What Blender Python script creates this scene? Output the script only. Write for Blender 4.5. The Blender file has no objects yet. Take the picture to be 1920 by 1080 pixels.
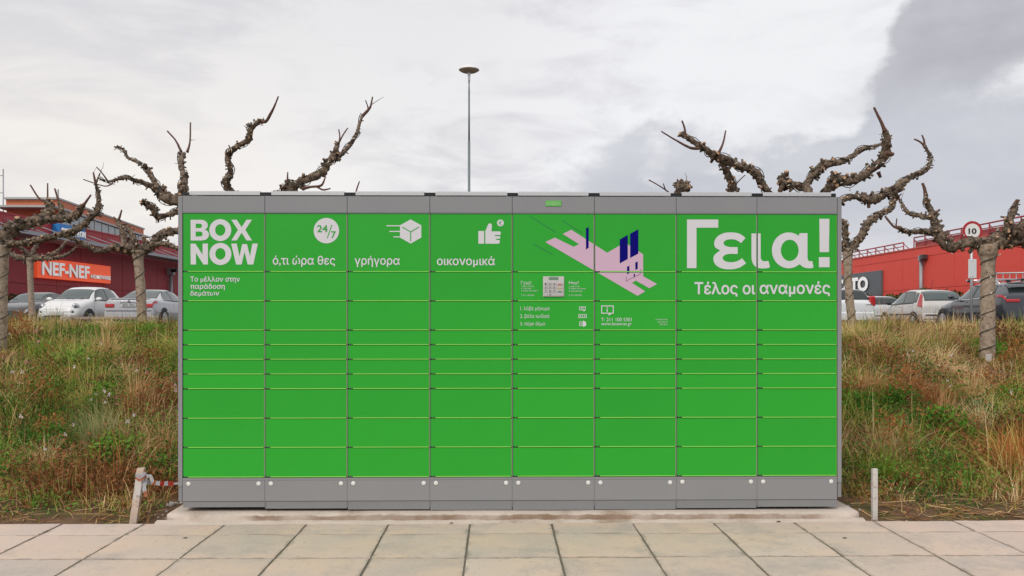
import bpy, bmesh, math, random
import numpy as np
from mathutils import Vector, Matrix, noise as mnoise

random.seed(7)
RNG = np.random.default_rng(11)
PI = math.pi
scene = bpy.context.scene
COL = scene.collection

# ------------------------------------------------------------------ camera
CAM_H = 1.27          # eye height in metres
FPX = 1600.0          # focal length in photo pixels (1920 wide)
HORIZON = 595.0       # photo row of the horizon
cam_data = bpy.data.cameras.new('camera')
cam = bpy.data.objects.new('camera', cam_data)
COL.objects.link(cam)
cam.location = (0, 0, CAM_H)
cam.rotation_euler = (math.radians(90), 0, 0)
cam_data.sensor_width = 36.0
cam_data.lens = 36.0 * FPX / 1920.0
cam_data.shift_y = (HORIZON - 540.0) / 1920.0
cam_data.clip_start = 0.05
cam_data.clip_end = 4000
scene.camera = cam

# ------------------------------------------------------------------ sky
def px_dir(px, py):
    az = math.atan2(px - 960, FPX)
    el = math.atan2(HORIZON - py, math.hypot(FPX, px - 960))
    return az, el

world = bpy.data.worlds.new('World')
scene.world = world
world.use_nodes = True
nt = world.node_tree
nt.nodes.clear()
def wn(t, **kw):
    n = nt.nodes.new(t)
    for k, v in kw.items():
        setattr(n, k, v)
    return n
def wlink(a, b): nt.links.new(a, b)
def wmath(op, a, b=None, c=None, clamp=False):
    n = wn('ShaderNodeMath', operation=op, use_clamp=clamp)
    for i, v in enumerate((a, b, c)):
        if v is None: continue
        if isinstance(v, (int, float)): n.inputs[i].default_value = v
        else: wlink(v, n.inputs[i])
    return n.outputs[0]
def wmix(f, a, b):
    n = wn('ShaderNodeMix', data_type='RGBA')
    if isinstance(f, (int, float)): n.inputs[0].default_value = f
    else: wlink(f, n.inputs[0])
    for i, v in ((6, a), (7, b)):
        if isinstance(v, tuple): n.inputs[i].default_value = (*v, 1)
        else: wlink(v, n.inputs[i])
    return n.outputs[2]
def wsmooth(v, lo, hi):
    n = wn('ShaderNodeMapRange', interpolation_type='SMOOTHSTEP')
    wlink(v, n.inputs[0])
    if lo > hi: lo, hi, o0, o1 = hi, lo, 1, 0
    else: o0, o1 = 0, 1
    n.inputs[1].default_value = lo; n.inputs[2].default_value = hi
    n.inputs[3].default_value = o0; n.inputs[4].default_value = o1
    return n.outputs[0]

SUN_ELEV = math.radians(42)
SUN_AZ = math.radians(-150)      # compass angle seen from above, 0 = straight ahead, negative = left: behind the photographer
tc = wn('ShaderNodeTexCoord')
sep = wn('ShaderNodeSeparateXYZ')
wlink(tc.outputs['Generated'], sep.inputs[0])
X_, Y_, Z_ = sep.outputs
az_n = wmath('ARCTAN2', X_, Y_)
el_n = wmath('ARCSINE', Z_)
def wnoise(scale, detail, rough, stretch=(1, 1, 1), dist=0.0, off=(0, 0, 0)):
    mp = wn('ShaderNodeMapping')
    mp.inputs['Scale'].default_value = stretch
    mp.inputs['Location'].default_value = off
    wlink(tc.outputs['Generated'], mp.inputs[0])
    n = wn('ShaderNodeTexNoise')
    n.inputs['Scale'].default_value = scale
    n.inputs['Detail'].default_value = detail
    n.inputs['Roughness'].default_value = rough
    n.inputs['Distortion'].default_value = dist
    wlink(mp.outputs[0], n.inputs['Vector'])
    return n.outputs[0]
n_big = wnoise(2.2, 5, .5, (1, 1, 2.6), .3)
n_mid = wnoise(5.5, 8, .58, (1, 1, 2.0), .2, (3.1, 0, 1.7))
n_fine = wnoise(14, 8, .6, (1, 1, 1.6), .0, (1.1, 5, 2))
n_str = wnoise(7, 7, .6, (1, 1, 3.2), .5, (7, 2, 1))
# the grey cloud bank: height of its upper edge by direction
ramp = wn('ShaderNodeValToRGB')
el_pts = [(600, 560), (850, 352), (1000, 330), (1100, 305), (1270, 255), (1450, 272), (1560, 228), (1600, 205), (1640, 150), (1700, -40)]
span_lo, span_hi = -0.8, 1.6
wlink(wmath('DIVIDE', wmath('SUBTRACT', az_n, span_lo), span_hi - span_lo), ramp.inputs[0])
cr = ramp.color_ramp
cr.interpolation = 'LINEAR'
stops = [(px_dir(a, b)[0], px_dir(a, b)[1]) for a, b in el_pts] + [(0.66, .50), (0.85, .36), (1.3, .22)]
stops = [(-0.7, 0.0)] + stops
while len(cr.elements) > 1: cr.elements.remove(cr.elements[-1])
for i, (a, e) in enumerate(stops):
    p = (a - span_lo) / (span_hi - span_lo)
    el_ = cr.elements[0] if i == 0 else cr.elements.new(p)
    el_.position = p
    el_.color = (e / 0.6, e / 0.6, e / 0.6, 1)
edge = wmath('MULTIPLY', ramp.outputs[0], 0.6)
wob = wmath('ADD', wmath('MULTIPLY', wmath('SUBTRACT', n_mid, .5), .15), wmath('MULTIPLY', wmath('SUBTRACT', n_fine, .5), .15))
bank = wsmooth(wmath('ADD', wmath('SUBTRACT', edge, el_n), wob), -0.012, 0.034)
def wgauss(a0, e0, sa, se):
    da = wmath('DIVIDE', wmath('SUBTRACT', az_n, a0), sa)
    de = wmath('DIVIDE', wmath('SUBTRACT', el_n, e0), se)
    r = wmath('ADD', wmath('MULTIPLY', da, da), wmath('MULTIPLY', de, de))
    return wmath('EXPONENT', wmath('MULTIPLY', r, -1.0))
ga, ge = px_dir(1735, 190); gb, gf = px_dir(1920, 92)
wob2 = wmath('ADD', wmath('MULTIPLY', wmath('SUBTRACT', n_mid, .5), .05), wmath('MULTIPLY', wmath('SUBTRACT', n_fine, .5), .06))
g_top = wmath('MINIMUM', wmath('ADD', wmath('MULTIPLY', wmath('SUBTRACT', az_n, ga), (gf - ge) / (gb - ga)), ge), .42)
g_up = wsmooth(wmath('ADD', wmath('SUBTRACT', g_top, el_n), wob2), -.006, .030)
g_lo = wsmooth(wmath('ADD', wmath('SUBTRACT', el_n, ge - .006), wob2), -.010, .022)
gap = wmath('MULTIPLY', wmath('MULTIPLY', g_up, g_lo), wsmooth(az_n, ga - .03, ga + .06))
bank = wmath('MULTIPLY', bank, wmath('SUBTRACT', 1.0, wmath('MULTIPLY', gap, .95)))
lowfade = wsmooth(el_n, 0.03, 0.12)
bank = wmath('MULTIPLY', bank, wmath('ADD', wmath('MULTIPLY', lowfade, .8), .2))
bank = wmath('MULTIPLY', bank, wsmooth(az_n, -0.14, 0.16))
# generic cloud tone everywhere
white = wmix(wsmooth(az_n, -0.75, 0.15), (.94, .905, .87), (.94, .94, .96))
grey = wmix(n_big, (.62, .62, .67), (.78, .77, .80))
soft = wsmooth(wmath('ADD', n_big, wmath('MULTIPLY', wmath('SUBTRACT', n_str, .5), .8)), .36, .62)
base = wmix(wmath('MULTIPLY', soft, .9), grey, white)
# higher part of the cloud sheet is a little greyer to the left
base = wmix(wmath('MULTIPLY', wmath('MULTIPLY', wsmooth(el_n, .12, .36), wsmooth(az_n, .22, -.1)), .45), base, (.74, .73, .75))
base = wmix(wmath('MULTIPLY', wgauss(*px_dir(60, 330), .35, .12), .55), base, (.96, .90, .83))
base = wmix(wmath('MULTIPLY', wgauss(*px_dir(1450, 120), .16, .14), .7), base, (.90, .90, .915))
# a small dark wisp
wisp = wmath('MULTIPLY', wgauss(*px_dir(775, 165), .04, .022), wsmooth(n_fine, .45, .62))
base = wmix(wmath('MULTIPLY', wisp, .45), base, (.55, .55, .60))
darkc = wmix(wsmooth(n_mid, .3, .7), (.43, .43, .47), (.56, .56, .60))
darkc = wmix(wsmooth(el_n, .27, .20), darkc, wmix(wsmooth(n_mid, .3, .7), (.55, .56, .62), (.64, .65, .70)))
cloud = wmix(wmath('MULTIPLY', bank, .92), base, darkc)
up = wmath('ADD', 1.0, wmath('MULTIPLY', wsmooth(el_n, .40, 1.3), .15))     # overcast is brightest overhead
sky = wn('ShaderNodeTexSky', sky_type='NISHITA')
sky.sun_disc = False
sky.sun_elevation = SUN_ELEV
sky.sun_rotation = SUN_AZ % (2 * PI)
bg_sky = wn('ShaderNodeBackground'); bg_sky.inputs[1].default_value = 0.10
wlink(sky.outputs[0], bg_sky.inputs[0])
bg_cl = wn('ShaderNodeBackground')
wlink(cloud, bg_cl.inputs[0]); wlink(up, bg_cl.inputs[1])
mixs = wn('ShaderNodeMixShader'); mixs.inputs[0].default_value = .96
wlink(bg_sky.outputs[0], mixs.inputs[1]); wlink(bg_cl.outputs[0], mixs.inputs[2])
out = wn('ShaderNodeOutputWorld')
wlink(mixs.outputs[0], out.inputs[0])

sun_d = bpy.data.lights.new('sun', 'SUN')
sun_d.energy = 1.5
sun_d.angle = math.radians(14)
sun_d.color = (1.0, .95, .88)
sun = bpy.data.objects.new('sun', sun_d)
COL.objects.link(sun)
sdir = Vector((math.sin(SUN_AZ) * math.cos(SUN_ELEV), math.cos(SUN_AZ) * math.cos(SUN_ELEV), math.sin(SUN_ELEV)))
sun.rotation_euler = sdir.to_track_quat('Z', 'Y').to_euler()
sun.location = (0, -5, 20)

scene.view_settings.view_transform = 'Standard'
scene.view_settings.look = 'None'
scene.view_settings.exposure = 0.0
scene.view_settings.gamma = 1.0
scene.view_settings.use_curve_mapping = False
try:
    scene.cycles.max_bounces = 6
    scene.cycles.transparent_max_bounces = 6
except Exception:
    pass

# ------------------------------------------------------------------ helpers
def P(px, py, Y):
    return Vector(((px - 960) / FPX * Y, Y, CAM_H - (py - HORIZON) / FPX * Y))

def link_mesh(name, me, parent=None, mats=(), loc=None, smooth=False):
    o = bpy.data.objects.new(name, me)
    COL.objects.link(o)
    for m in mats: me.materials.append(m)
    if parent is not None: o.parent = parent
    if loc is not None: o.location = loc
    if smooth: me.polygons.foreach_set('use_smooth', [True] * len(me.polygons))
    return o
def obj(name, bm, m, parent=None, loc=None, smooth=False):
    me = bpy.data.meshes.new(name)
    bm.to_mesh(me); bm.free()
    return link_mesh(name, me, parent, m if isinstance(m, (list, tuple)) else (m,), loc, smooth)
def share(name, me, parent=None, loc=None, rot=None, scale=None):
    o = bpy.data.objects.new(name, me)
    COL.objects.link(o)
    if parent is not None: o.parent = parent
    if loc is not None: o.location = loc
    if rot is not None: o.rotation_euler = rot
    if scale is not None: o.scale = scale
    return o
def thing(name, label, cat, loc=(0, 0, 0), rz=0, group=None):
    o = bpy.data.objects.new(name, None)
    COL.objects.link(o)
    o.empty_display_size = .2
    o.location = loc; o.rotation_euler = (0, 0, rz)
    o['label'] = label; o['category'] = cat
    if group: o['group'] = group
    return o
def tag(o, label, cat, group=None):
    o['label'] = label; o['category'] = cat
    if group: o['group'] = group
    return o
def structure(o): o['kind'] = 'structure'; return o
def stuff(o): o['kind'] = 'stuff'; return o

def box(bm, x0, x1, y0, y1, z0, z1, bevel=0.0, mi=0, M=None):
    vs = [bm.verts.new(v) for v in ((x0, y0, z0), (x1, y0, z0), (x1, y1, z0), (x0, y1, z0), (x0, y0, z1), (x1, y0, z1), (x1, y1, z1), (x0, y1, z1))]
    fs = [bm.faces.new([vs[i] for i in f]) for f in ((0, 3, 2, 1), (4, 5, 6, 7), (0, 1, 5, 4), (1, 2, 6, 5), (2, 3, 7, 6), (3, 0, 4, 7))]
    for f in fs: f.material_index = mi
    if bevel > 0:
        es = list({e for f in fs for e in f.edges})
        r = bmesh.ops.bevel(bm, geom=es, offset=bevel, segments=1, affect='EDGES')
        vs = list({v for f in r['faces'] for v in f.verts} | {v for f in fs if f.is_valid for v in f.verts})
        for f in r['faces']: f.material_index = mi
    if M is not None: bmesh.ops.transform(bm, matrix=M, verts=vs)
    return vs
def box_obj(name, m, parent, x0, x1, y0, y1, z0, z1, bevel=0.0, loc=None):
    bm = bmesh.new(); box(bm, x0, x1, y0, y1, z0, z1, bevel)
    return obj(name, bm, m, parent, loc)
def cyl(bm, p0, p1, r0, r1=None, n=12, cap=True, mi=0):
    p0 = Vector(p0); p1 = Vector(p1)
    if r1 is None: r1 = r0
    d = (p1 - p0).normalized()
    a = d.orthogonal().normalized(); b = d.cross(a)
    A = []; B = []
    for i in range(n):
        t = 2 * PI * i / n
        o = a * math.cos(t) + b * math.sin(t)
        A.append(bm.verts.new(p0 + o * r0)); B.append(bm.verts.new(p1 + o * r1))
    for i in range(n):
        j = (i + 1) % n
        f = bm.faces.new((A[i], A[j], B[j], B[i])); f.material_index = mi; f.smooth = True
    if cap:
        f = bm.faces.new(A[::-1]); f.material_index = mi
        f = bm.faces.new(B); f.material_index = mi
def lathe(bm, prof, n=24, M=None, mi=0):
    rings = []
    new = []
    for r, z in prof:
        ring = []
        for i in range(n):
            t = 2 * PI * i / n
            v = bm.verts.new((max(r, 1e-4) * math.cos(t), max(r, 1e-4) * math.sin(t), z)); ring.append(v); new.append(v)
        rings.append(ring)
    for a, b in zip(rings, rings[1:]):
        for i in range(n):
            j = (i + 1) % n
            f = bm.faces.new((a[i], a[j], b[j], b[i])); f.smooth = True; f.material_index = mi
    f = bm.faces.new(rings[0][::-1]); f.material_index = mi
    f = bm.faces.new(rings[-1]); f.material_index = mi
    if M is not None: bmesh.ops.transform(bm, matrix=M, verts=new)
def tube(bm, pts, r, n=6, mi=0, cap=True):
    """tube along pts, r a number or list"""
    pts = [Vector(p) for p in pts]
    rs = r if isinstance(r, (list, tuple)) else [r] * len(pts)
    rings = []
    up = None
    for i, p in enumerate(pts):
        d = (pts[min(i + 1, len(pts) - 1)] - pts[max(i - 1, 0)]).normalized()
        if up is None: up = d.orthogonal().normalized()
        a = (up - d * up.dot(d))
        a = a.normalized() if a.length > 1e-5 else d.orthogonal().normalized()
        up = a; b = d.cross(a)
        rings.append([bm.verts.new(p + (a * math.cos(2 * PI * k / n) + b * math.sin(2 * PI * k / n)) * rs[i]) for k in range(n)])
    for A, B in zip(rings, rings[1:]):
        for k in range(n):
            j = (k + 1) % n
            f = bm.faces.new((A[k], A[j], B[j], B[k])); f.smooth = True; f.material_index = mi
    if cap:
        f = bm.faces.new(rings[0][::-1]); f.material_index = mi
        f = bm.faces.new(rings[-1]); f.material_index = mi
    return rings
def catmull(pts, n):
    """pts: array (k, d), n samples per span"""
    p = np.asarray(pts, float)
    p = np.vstack([2 * p[0] - p[1], p, 2 * p[-1] - p[-2]])
    outp = []
    for i in range(1, len(p) - 2):
        for t in np.linspace(0, 1, n, endpoint=False):
            a, b, c, d = p[i - 1], p[i], p[i + 1], p[i + 2]
            outp.append(.5 * ((2 * b) + (c - a) * t + (2 * a - 5 * b + 4 * c - d) * t * t + (3 * b - a - 3 * c + d) * t ** 3))
    outp.append(p[-2])
    return np.array(outp)

# ------------------------------------------------------------------ materials
def mat(name, col, rough=.6, metal=0.0, var=None, scale=8.0, var_amt=.5, bump=0.0, bump_scale=60.0, spec=.5, coat=0.0,
        island=None, detail=5.0, dirt=None, dirt_scale=3.0, dirt_lo=.5, dirt_hi=.7, transmission=0.0, backface=False, dist=.002):
    m = bpy.data.materials.new(name)
    m.use_nodes = True
    t = m.node_tree
    b = t.nodes['Principled BSDF']
    b.inputs['Roughness'].default_value = rough
    b.inputs['Metallic'].default_value = metal
    b.inputs['Specular IOR Level'].default_value = spec
    if coat: b.inputs['Coat Weight'].default_value = coat; b.inputs['Coat Roughness'].default_value = .08
    b.inputs['Base Color'].default_value = (*col, 1)
    src = None
    tcn = t.nodes.new('ShaderNodeTexCoord')
    def nz(sc, det=5.0, rg=.6):
        n = t.nodes.new('ShaderNodeTexNoise')
        n.inputs['Scale'].default_value = sc; n.inputs['Detail'].default_value = det; n.inputs['Roughness'].default_value = rg
        t.links.new(tcn.outputs['Object'], n.inputs['Vector'])
        return n.outputs[0]
    def mixc(f, a, bb):
        n = t.nodes.new('ShaderNodeMix'); n.data_type = 'RGBA'
        if isinstance(f, (int, float)): n.inputs[0].default_value = f
        else: t.links.new(f, n.inputs[0])
        for i, v in ((6, a), (7, bb)):
            if isinstance(v, tuple): n.inputs[i].default_value = (*v[:3], 1)
            else: t.links.new(v, n.inputs[i])
        return n.outputs[2]
    def mr(v, lo, hi, o0=0.0, o1=1.0):
        n = t.nodes.new('ShaderNodeMapRange'); t.links.new(v, n.inputs[0])
        n.inputs[1].default_value = lo; n.inputs[2].default_value = hi; n.inputs[3].default_value = o0; n.inputs[4].default_value = o1
        return n.outputs[0]
    if var is not None:
        src = mixc(mr(nz(scale, detail), .35, .65, 0, var_amt), tuple(col), tuple(var))
    if island is not None:
        g = t.nodes.new('ShaderNodeNewGeometry')
        rp = t.nodes.new('ShaderNodeValToRGB')
        e = rp.color_ramp
        while len(e.elements) > 1: e.elements.remove(e.elements[-1])
        for i, c in enumerate(island):
            q = e.elements[0] if i == 0 else e.elements.new(i / max(1, len(island) - 1))
            q.position = i / max(1, len(island) - 1); q.color = (*c, 1)
        t.links.new(g.outputs['Random Per Island'], rp.inputs[0])
        src = rp.outputs[0] if src is None else mixc(.6, src, rp.outputs[0])
    if dirt is not None:
        src = mixc(mr(nz(dirt_scale, 8, .65), dirt_lo, dirt_hi), src if src is not None else tuple(col), tuple(dirt))
    if src is not None: t.links.new(src, b.inputs['Base Color'])
    if bump > 0:
        bn = t.nodes.new('ShaderNodeBump'); bn.inputs['Strength'].default_value = bump; bn.inputs['Distance'].default_value = dist
        t.links.new(nz(bump_scale, 6), bn.inputs['Height']); t.links.new(bn.outputs[0], b.inputs['Normal'])
    if transmission: b.inputs['Transmission Weight'].default_value = transmission
    return m
# ------------------------------------------------------------------ ground
YAW = 0.015                      # the pavement and the locker bank are turned very slightly
EDGE = 5.30                      # distance of the pavement's far edge on the camera axis
def edge_y(x): return EDGE + YAW * x
def sstep(a, b, t):
    t = min(1, max(0, (t - a) / (b - a))); return t * t * (3 - 2 * t)
def hz(x, y):
    top = .85 - .003 * max(-25, min(25, x))
    d = y - edge_y(x)
    h = -0.045 + .05 * sstep(0, .5, d)
    start = .75 + (.55 if abs(x) < 2.5 else 0)
    h += (top + .0) * (0.40 * sstep(start - .2, start + 3.2, d) + 0.60 * sstep(start + .6, start + 9.5, d))
    amp = .26 * sstep(.6, 2.0, d) * (1 - sstep(13, 17, d))
    for xt, yt in ((6.78, 12.2), (-7.5, 12.8)):          # the ground is level in front of the two nearest trunks
        if yt - 4 < y < yt + .5: amp *= min(1, .1 + max(0, abs(x - xt * y / yt) - .35) * 1.5)
    h += amp * (mnoise.noise(Vector((x * 1.25, y * 1.25, 3))) + .5 * mnoise.noise(Vector((x * 2.3, y * 2.3, 8))))
    return h

M_soil = mat('soil', (.115, .068, .040), .95, var=(.22, .14, .085), scale=5, var_amt=.9, bump=.8, bump_scale=38, dist=.02, spec=.1, dirt=(.07, .085, .028), dirt_scale=2.2, dirt_lo=.52, dirt_hi=.68)
M_asphalt = mat('asphalt', (.055, .055, .058), .9, var=(.085, .083, .08), scale=3, bump=.5, bump_scale=90, dist=.006)
# one sheet from the pavement to the horizon, finer near the camera
ys = list(np.arange(EDGE - 0.12, 9.0, .12)) + list(np.arange(9.0, 20.0, .3)) + [20, 21, 22, 24, 28, 34, 45, 60, 90, 150, 300, 700, 1500]
ys = sorted(set(round(float(v), 3) for v in ys))
xs = [-1500, -600, -250, -120, -70, -45, -30, -22, -18, -15] + list(np.arange(-13, 13.01, .2)) + [15, 18, 22, 30, 45, 70, 120, 250, 600, 1500]
verts = []; faces = []
for y in ys:
    for x in xs:
        xx = float(x)
        yy = y + YAW * xx if abs(xx) < 30 and y < 9 else y
        verts.append((xx, yy, hz(xx, yy)))
nx = len(xs)
for j in range(len(ys) - 1):
    for i in range(nx - 1):
        a = j * nx + i
        faces.append((a, a + 1, a + nx + 1, a + nx))
me = bpy.data.meshes.new('ground'); me.from_pydata(verts, [], faces)
structure(link_mesh('ground', me, None, (M_soil,), smooth=True))

# car park surface behind the bank
bm = bmesh.new()
PARK_Y = 21.5
gx = [-400, -60, -30, -25, -20, -15, -10, -5, 0, 5, 10, 15, 20, 25, 30, 60, 400]
gy = [PARK_Y, 24, 30, 40, 60, 100, 300]
grid = [[bm.verts.new((x, y, hz(x, y) + .012)) for x in gx] for y in gy]
for j in range(len(gy) - 1):
    for i in range(len(gx) - 1):
        bm.faces.new((grid[j][i], grid[j][i + 1], grid[j + 1][i + 1], grid[j + 1][i]))
structure(obj('car_park', bm, M_asphalt))
M_kerb = mat('kerb_concrete', (.33, .31, .28), .9, var=(.24, .22, .2), scale=6, bump=.3)
kb = bpy.data.objects.new('car_park_kerb', None); COL.objects.link(kb); kb['kind'] = 'structure'
kbm = bmesh.new(); box(kbm, -.49, .49, -.07, .07, -.08, .12, .012)
kme = bpy.data.meshes.new('kerb_stone'); kbm.to_mesh(kme); kbm.free(); kme.materials.append(M_kerb)
for side in (-1, 1):
    for i in range(16):
        x = side * (4.2 + i)
        share('kerb_stone', kme, kb, (x, PARK_Y, hz(x, PARK_Y)))

# ------------------------------------------------------------------ pavement
pave = bpy.data.objects.new('pavement', None); COL.objects.link(pave); pave['kind'] = 'structure'
pave.location = (0, EDGE, 0); pave.rotation_euler = (0, 0, YAW)
def slab_mat(i):
    base = [(.575, .468, .40), (.61, .498, .425), (.535, .443, .385), (.595, .478, .405)][i]
    m = bpy.data.materials.new('paving_concrete')
    m.use_nodes = True
    t = m.node_tree; b = t.nodes['Principled BSDF']; b.inputs['Roughness'].default_value = .85
    tcn = t.nodes.new('ShaderNodeTexCoord')
    oi = t.nodes.new('ShaderNodeObjectInfo')
    vm = t.nodes.new('ShaderNodeVectorMath'); vm.operation = 'MULTIPLY_ADD'
    vm.inputs[1].default_value = (1, 1, 1)
    t.links.new(tcn.outputs['Object'], vm.inputs[0])
    cm = t.nodes.new('ShaderNodeCombineXYZ')
    sc = t.nodes.new('ShaderNodeMath'); sc.operation = 'MULTIPLY'; sc.inputs[1].default_value = 57.0
    t.links.new(oi.outputs['Random'], sc.inputs[0])
    for k in range(3): t.links.new(sc.outputs[0], cm.inputs[k])
    t.links.new(cm.outputs[0], vm.inputs[2])
    def nz(s, d=6, r=.6):
        n = t.nodes.new('ShaderNodeTexNoise'); n.inputs['Scale'].default_value = s; n.inputs['Detail'].default_value = d; n.inputs['Roughness'].default_value = r
        t.links.new(vm.outputs[0], n.inputs['Vector']); return n.outputs[0]
    def mr(v, lo, hi, o1=1.0):
        n = t.nodes.new('ShaderNodeMapRange'); t.links.new(v, n.inputs[0]); n.inputs[1].default_value = lo; n.inputs[2].default_value = hi; n.inputs[4].default_value = o1; return n.outputs[0]
    def mix(f, a, c):
        n = t.nodes.new('ShaderNodeMix'); n.data_type = 'RGBA'; t.links.new(f, n.inputs[0])
        for k, v in ((6, a), (7, c)):
            if isinstance(v, tuple): n.inputs[k].default_value = (*v, 1)
            else: t.links.new(v, n.inputs[k])
        return n.outputs[2]
    c = mix(mr(nz(2.2, 5, .55), .38, .64, .75), base, (.67, .50, .385))          # warm mineral staining
    c = mix(mr(nz(3.1, 8, .68), .50, .66, .70), c, (.42, .365, .33))              # grey weathering
    c = mix(mr(nz(38, 4, .6), .60, .72, .55), c, (.25, .23, .20))                 # fine pitting
    # dirt gathers along the joints of each slab
    sep_ = t.nodes.new('ShaderNodeSeparateXYZ'); t.links.new(tcn.outputs['Object'], sep_.inputs[0])
    def m2(op, a, bq=None):
        n = t.nodes.new('ShaderNodeMath'); n.operation = op
        for k, v in enumerate((a, bq)):
            if v is None: continue
            if isinstance(v, float): n.inputs[k].default_value = v
            else: t.links.new(v, n.inputs[k])
        return n.outputs[0]
    e = m2('MAXIMUM', m2('ABSOLUTE', sep_.outputs[0]), m2('ABSOLUTE', sep_.outputs[1]))
    e = m2('ADD', e, m2('MULTIPLY', m2('SUBTRACT', nz(9, 8, .7), .5), .16))
    c = mix(mr(e, .232, .258, .6), c, (.26, .22, .18))
    t.links.new(c, b.inputs['Base Color'])
    bn = t.nodes.new('ShaderNodeBump'); bn.inputs['Strength'].default_value = .5; bn.inputs['Distance'].default_value = .003
    t.links.new(nz(26, 8, .7), bn.inputs['Height']); t.links.new(bn.outputs[0], b.inputs['Normal'])
    return m
slab_mats = [slab_mat(i) for i in range(4)]
M_joint = mat('joint_mortar', (.19, .16, .13), .95, var=(.11, .095, .075), scale=12, bump=.6, bump_scale=80, dist=.004)
rows_y = [(-.28, -.0), (-.28 - .5, -.28), (-.28 - 1.0, -.28 - .5), (-.28 - 1.5, -.28 - 1.0), (-.28 - 2.0, -.28 - 1.5), (-.28 - 2.5, -.28 - 2.0)]
def slab_mesh(w, d, seed):
    rnd = random.Random(seed)
    bm = bmesh.new(); box(bm, -w / 2, w / 2, -d / 2, d / 2, -.045, 0, 0)
    bmesh.ops.subdivide_edges(bm, edges=[e for e in bm.edges if abs(e.verts[0].co.z - e.verts[1].co.z) < 1e-6 and e.verts[0].co.z > -.01], cuts=5, use_grid_fill=True)
    for v in bm.verts:
        if v.co.z > -.01 and (abs(abs(v.co.x) - w / 2) < 1e-4 or abs(abs(v.co.y) - d / 2) < 1e-4):
            v.co.x -= math.copysign(rnd.uniform(0, .0028), v.co.x) if abs(abs(v.co.x) - w / 2) < 1e-4 else 0
            v.co.y -= math.copysign(rnd.uniform(0, .0028), v.co.y) if abs(abs(v.co.y) - d / 2) < 1e-4 else 0
            v.co.z -= rnd.uniform(.001, .004)
    me = bpy.data.meshes.new('paving_slab'); bm.to_mesh(me); bm.free()
    me.materials.append(slab_mats[seed % 4]); return me
full = [slab_mesh(.4925, .4885, s) for s in range(8)]
cut = [slab_mesh(.4925, .2690, s + 8) for s in range(4)]
rnd = random.Random(5)
for ri, (y0, y1) in enumerate(rows_y):
    for k in range(-10, 10):
        xc = -.258 + .502 * k + .251
        me_ = rnd.choice(cut if ri == 0 else full)
        o = share('paving_slab', me_, pave, (xc + rnd.uniform(-.0015, .0015), (y0 + y1) / 2 + rnd.uniform(-.0015, .0015), rnd.uniform(-.002, .0015)),
                  (rnd.uniform(-.004, .004), rnd.uniform(-.004, .004), rnd.uniform(-.004, .004)))
bm = bmesh.new(); box(bm, -5.3, 5.1, -2.80, .012, -.12, -.0070)
obj('mortar_bed', bm, M_joint, pave)
# road behind the photographer
bm = bmesh.new(); box(bm, -60, 60, -45, 2.38, -.4, -.14)
structure(obj('road', bm, M_asphalt))
bm = bmesh.new(); box(bm, -5.3, 5.1, -2.93, -2.803, -.30, -.004, .01)
obj('kerb_edge', bm, M_kerb, pave)
# side pavement continuing beyond the laid slabs
for s, nm in ((-1, 'side_paving'), (1, 'side_paving')):
    x0, x1 = (5.104, 40) if s > 0 else (-40, -5.304)
    bm = bmesh.new(); box(bm, x0, x1, -2.93, 0, -.3, -.003)
    obj(nm, bm, slab_mats[0], pave)
# ------------------------------------------------------------------ parcel locker bank
LOCK_Y = 5.37
lock = thing('parcel_locker', 'long bank of green parcel locker doors in a grey metal frame', 'parcel locker', (0, LOCK_Y, 0), YAW)
def LU(px, py):
    """photo measurement -> local (u, z) on the locker's front plane"""
    k = (px - 960) / FPX
    x = k * LOCK_Y / (1 - YAW * k)
    Y = LOCK_Y + YAW * x
    return x / math.cos(YAW), CAM_H - (py - HORIZON) / FPX * Y
def ROW(py): return CAM_H - (py - HORIZON) / FPX * (LOCK_Y + YAW * -1.85)

GREEN = (.022, .385, .026)
M_green = mat('green_paint', GREEN, .42, var=(.027, .41, .031), scale=2.0, bump=.12, bump_scale=520, spec=.35, dist=.0006)
M_lime = mat('lime_edge', (.27, .74, .12), .5, spec=.3)
def per_object(m, amt):
    t = m.node_tree; b = t.nodes['Principled BSDF']; l = b.inputs['Base Color'].links[0]; src = l.from_socket
    oi = t.nodes.new('ShaderNodeObjectInfo'); mr = t.nodes.new('ShaderNodeMapRange'); mr.inputs[3].default_value = 1 - amt; mr.inputs[4].default_value = 1 + amt
    t.links.new(oi.outputs['Random'], mr.inputs[0]); hs = t.nodes.new('ShaderNodeHueSaturation')
    t.links.new(mr.outputs[0], hs.inputs['Value']); t.links.new(src, hs.inputs['Color']); t.links.new(hs.outputs[0], b.inputs['Base Color'])
per_object(M_green, .045)
M_grey = mat('grey_powder_coat', (.262, .266, .275), .5, var=(.29, .29, .295), scale=3, bump=.15, bump_scale=420, spec=.35, dist=.0006)
M_grey2 = mat('grey_plinth_coat', (.225, .235, .242), .55, var=(.26, .265, .27), scale=5, bump=.15, bump_scale=420, spec=.3, dist=.0006)
M_dark = mat('shadow_gap_steel', (.03, .03, .03), .7)
M_post = mat('post_steel', (.19, .19, .185), .5)
M_alu = mat('aluminium', (.62, .63, .63), .35, metal=.65, var=(.70, .70, .68), scale=4)
M_black = mat('black_plastic', (.008, .008, .009), .5)
M_white_print = mat('white_print', (.69, .68, .71), .5, spec=.25)
M_pink_print = mat('pink_print', (.64, .44, .56), .5, spec=.25)
M_navy_print = mat('navy_print', (.003, .002, .17), .6, spec=.08)
M_solar = mat('solar_cells', (.01, .012, .03), .15)
M_cap = mat('white_cap', (.78, .77, .75), .4)

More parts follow.
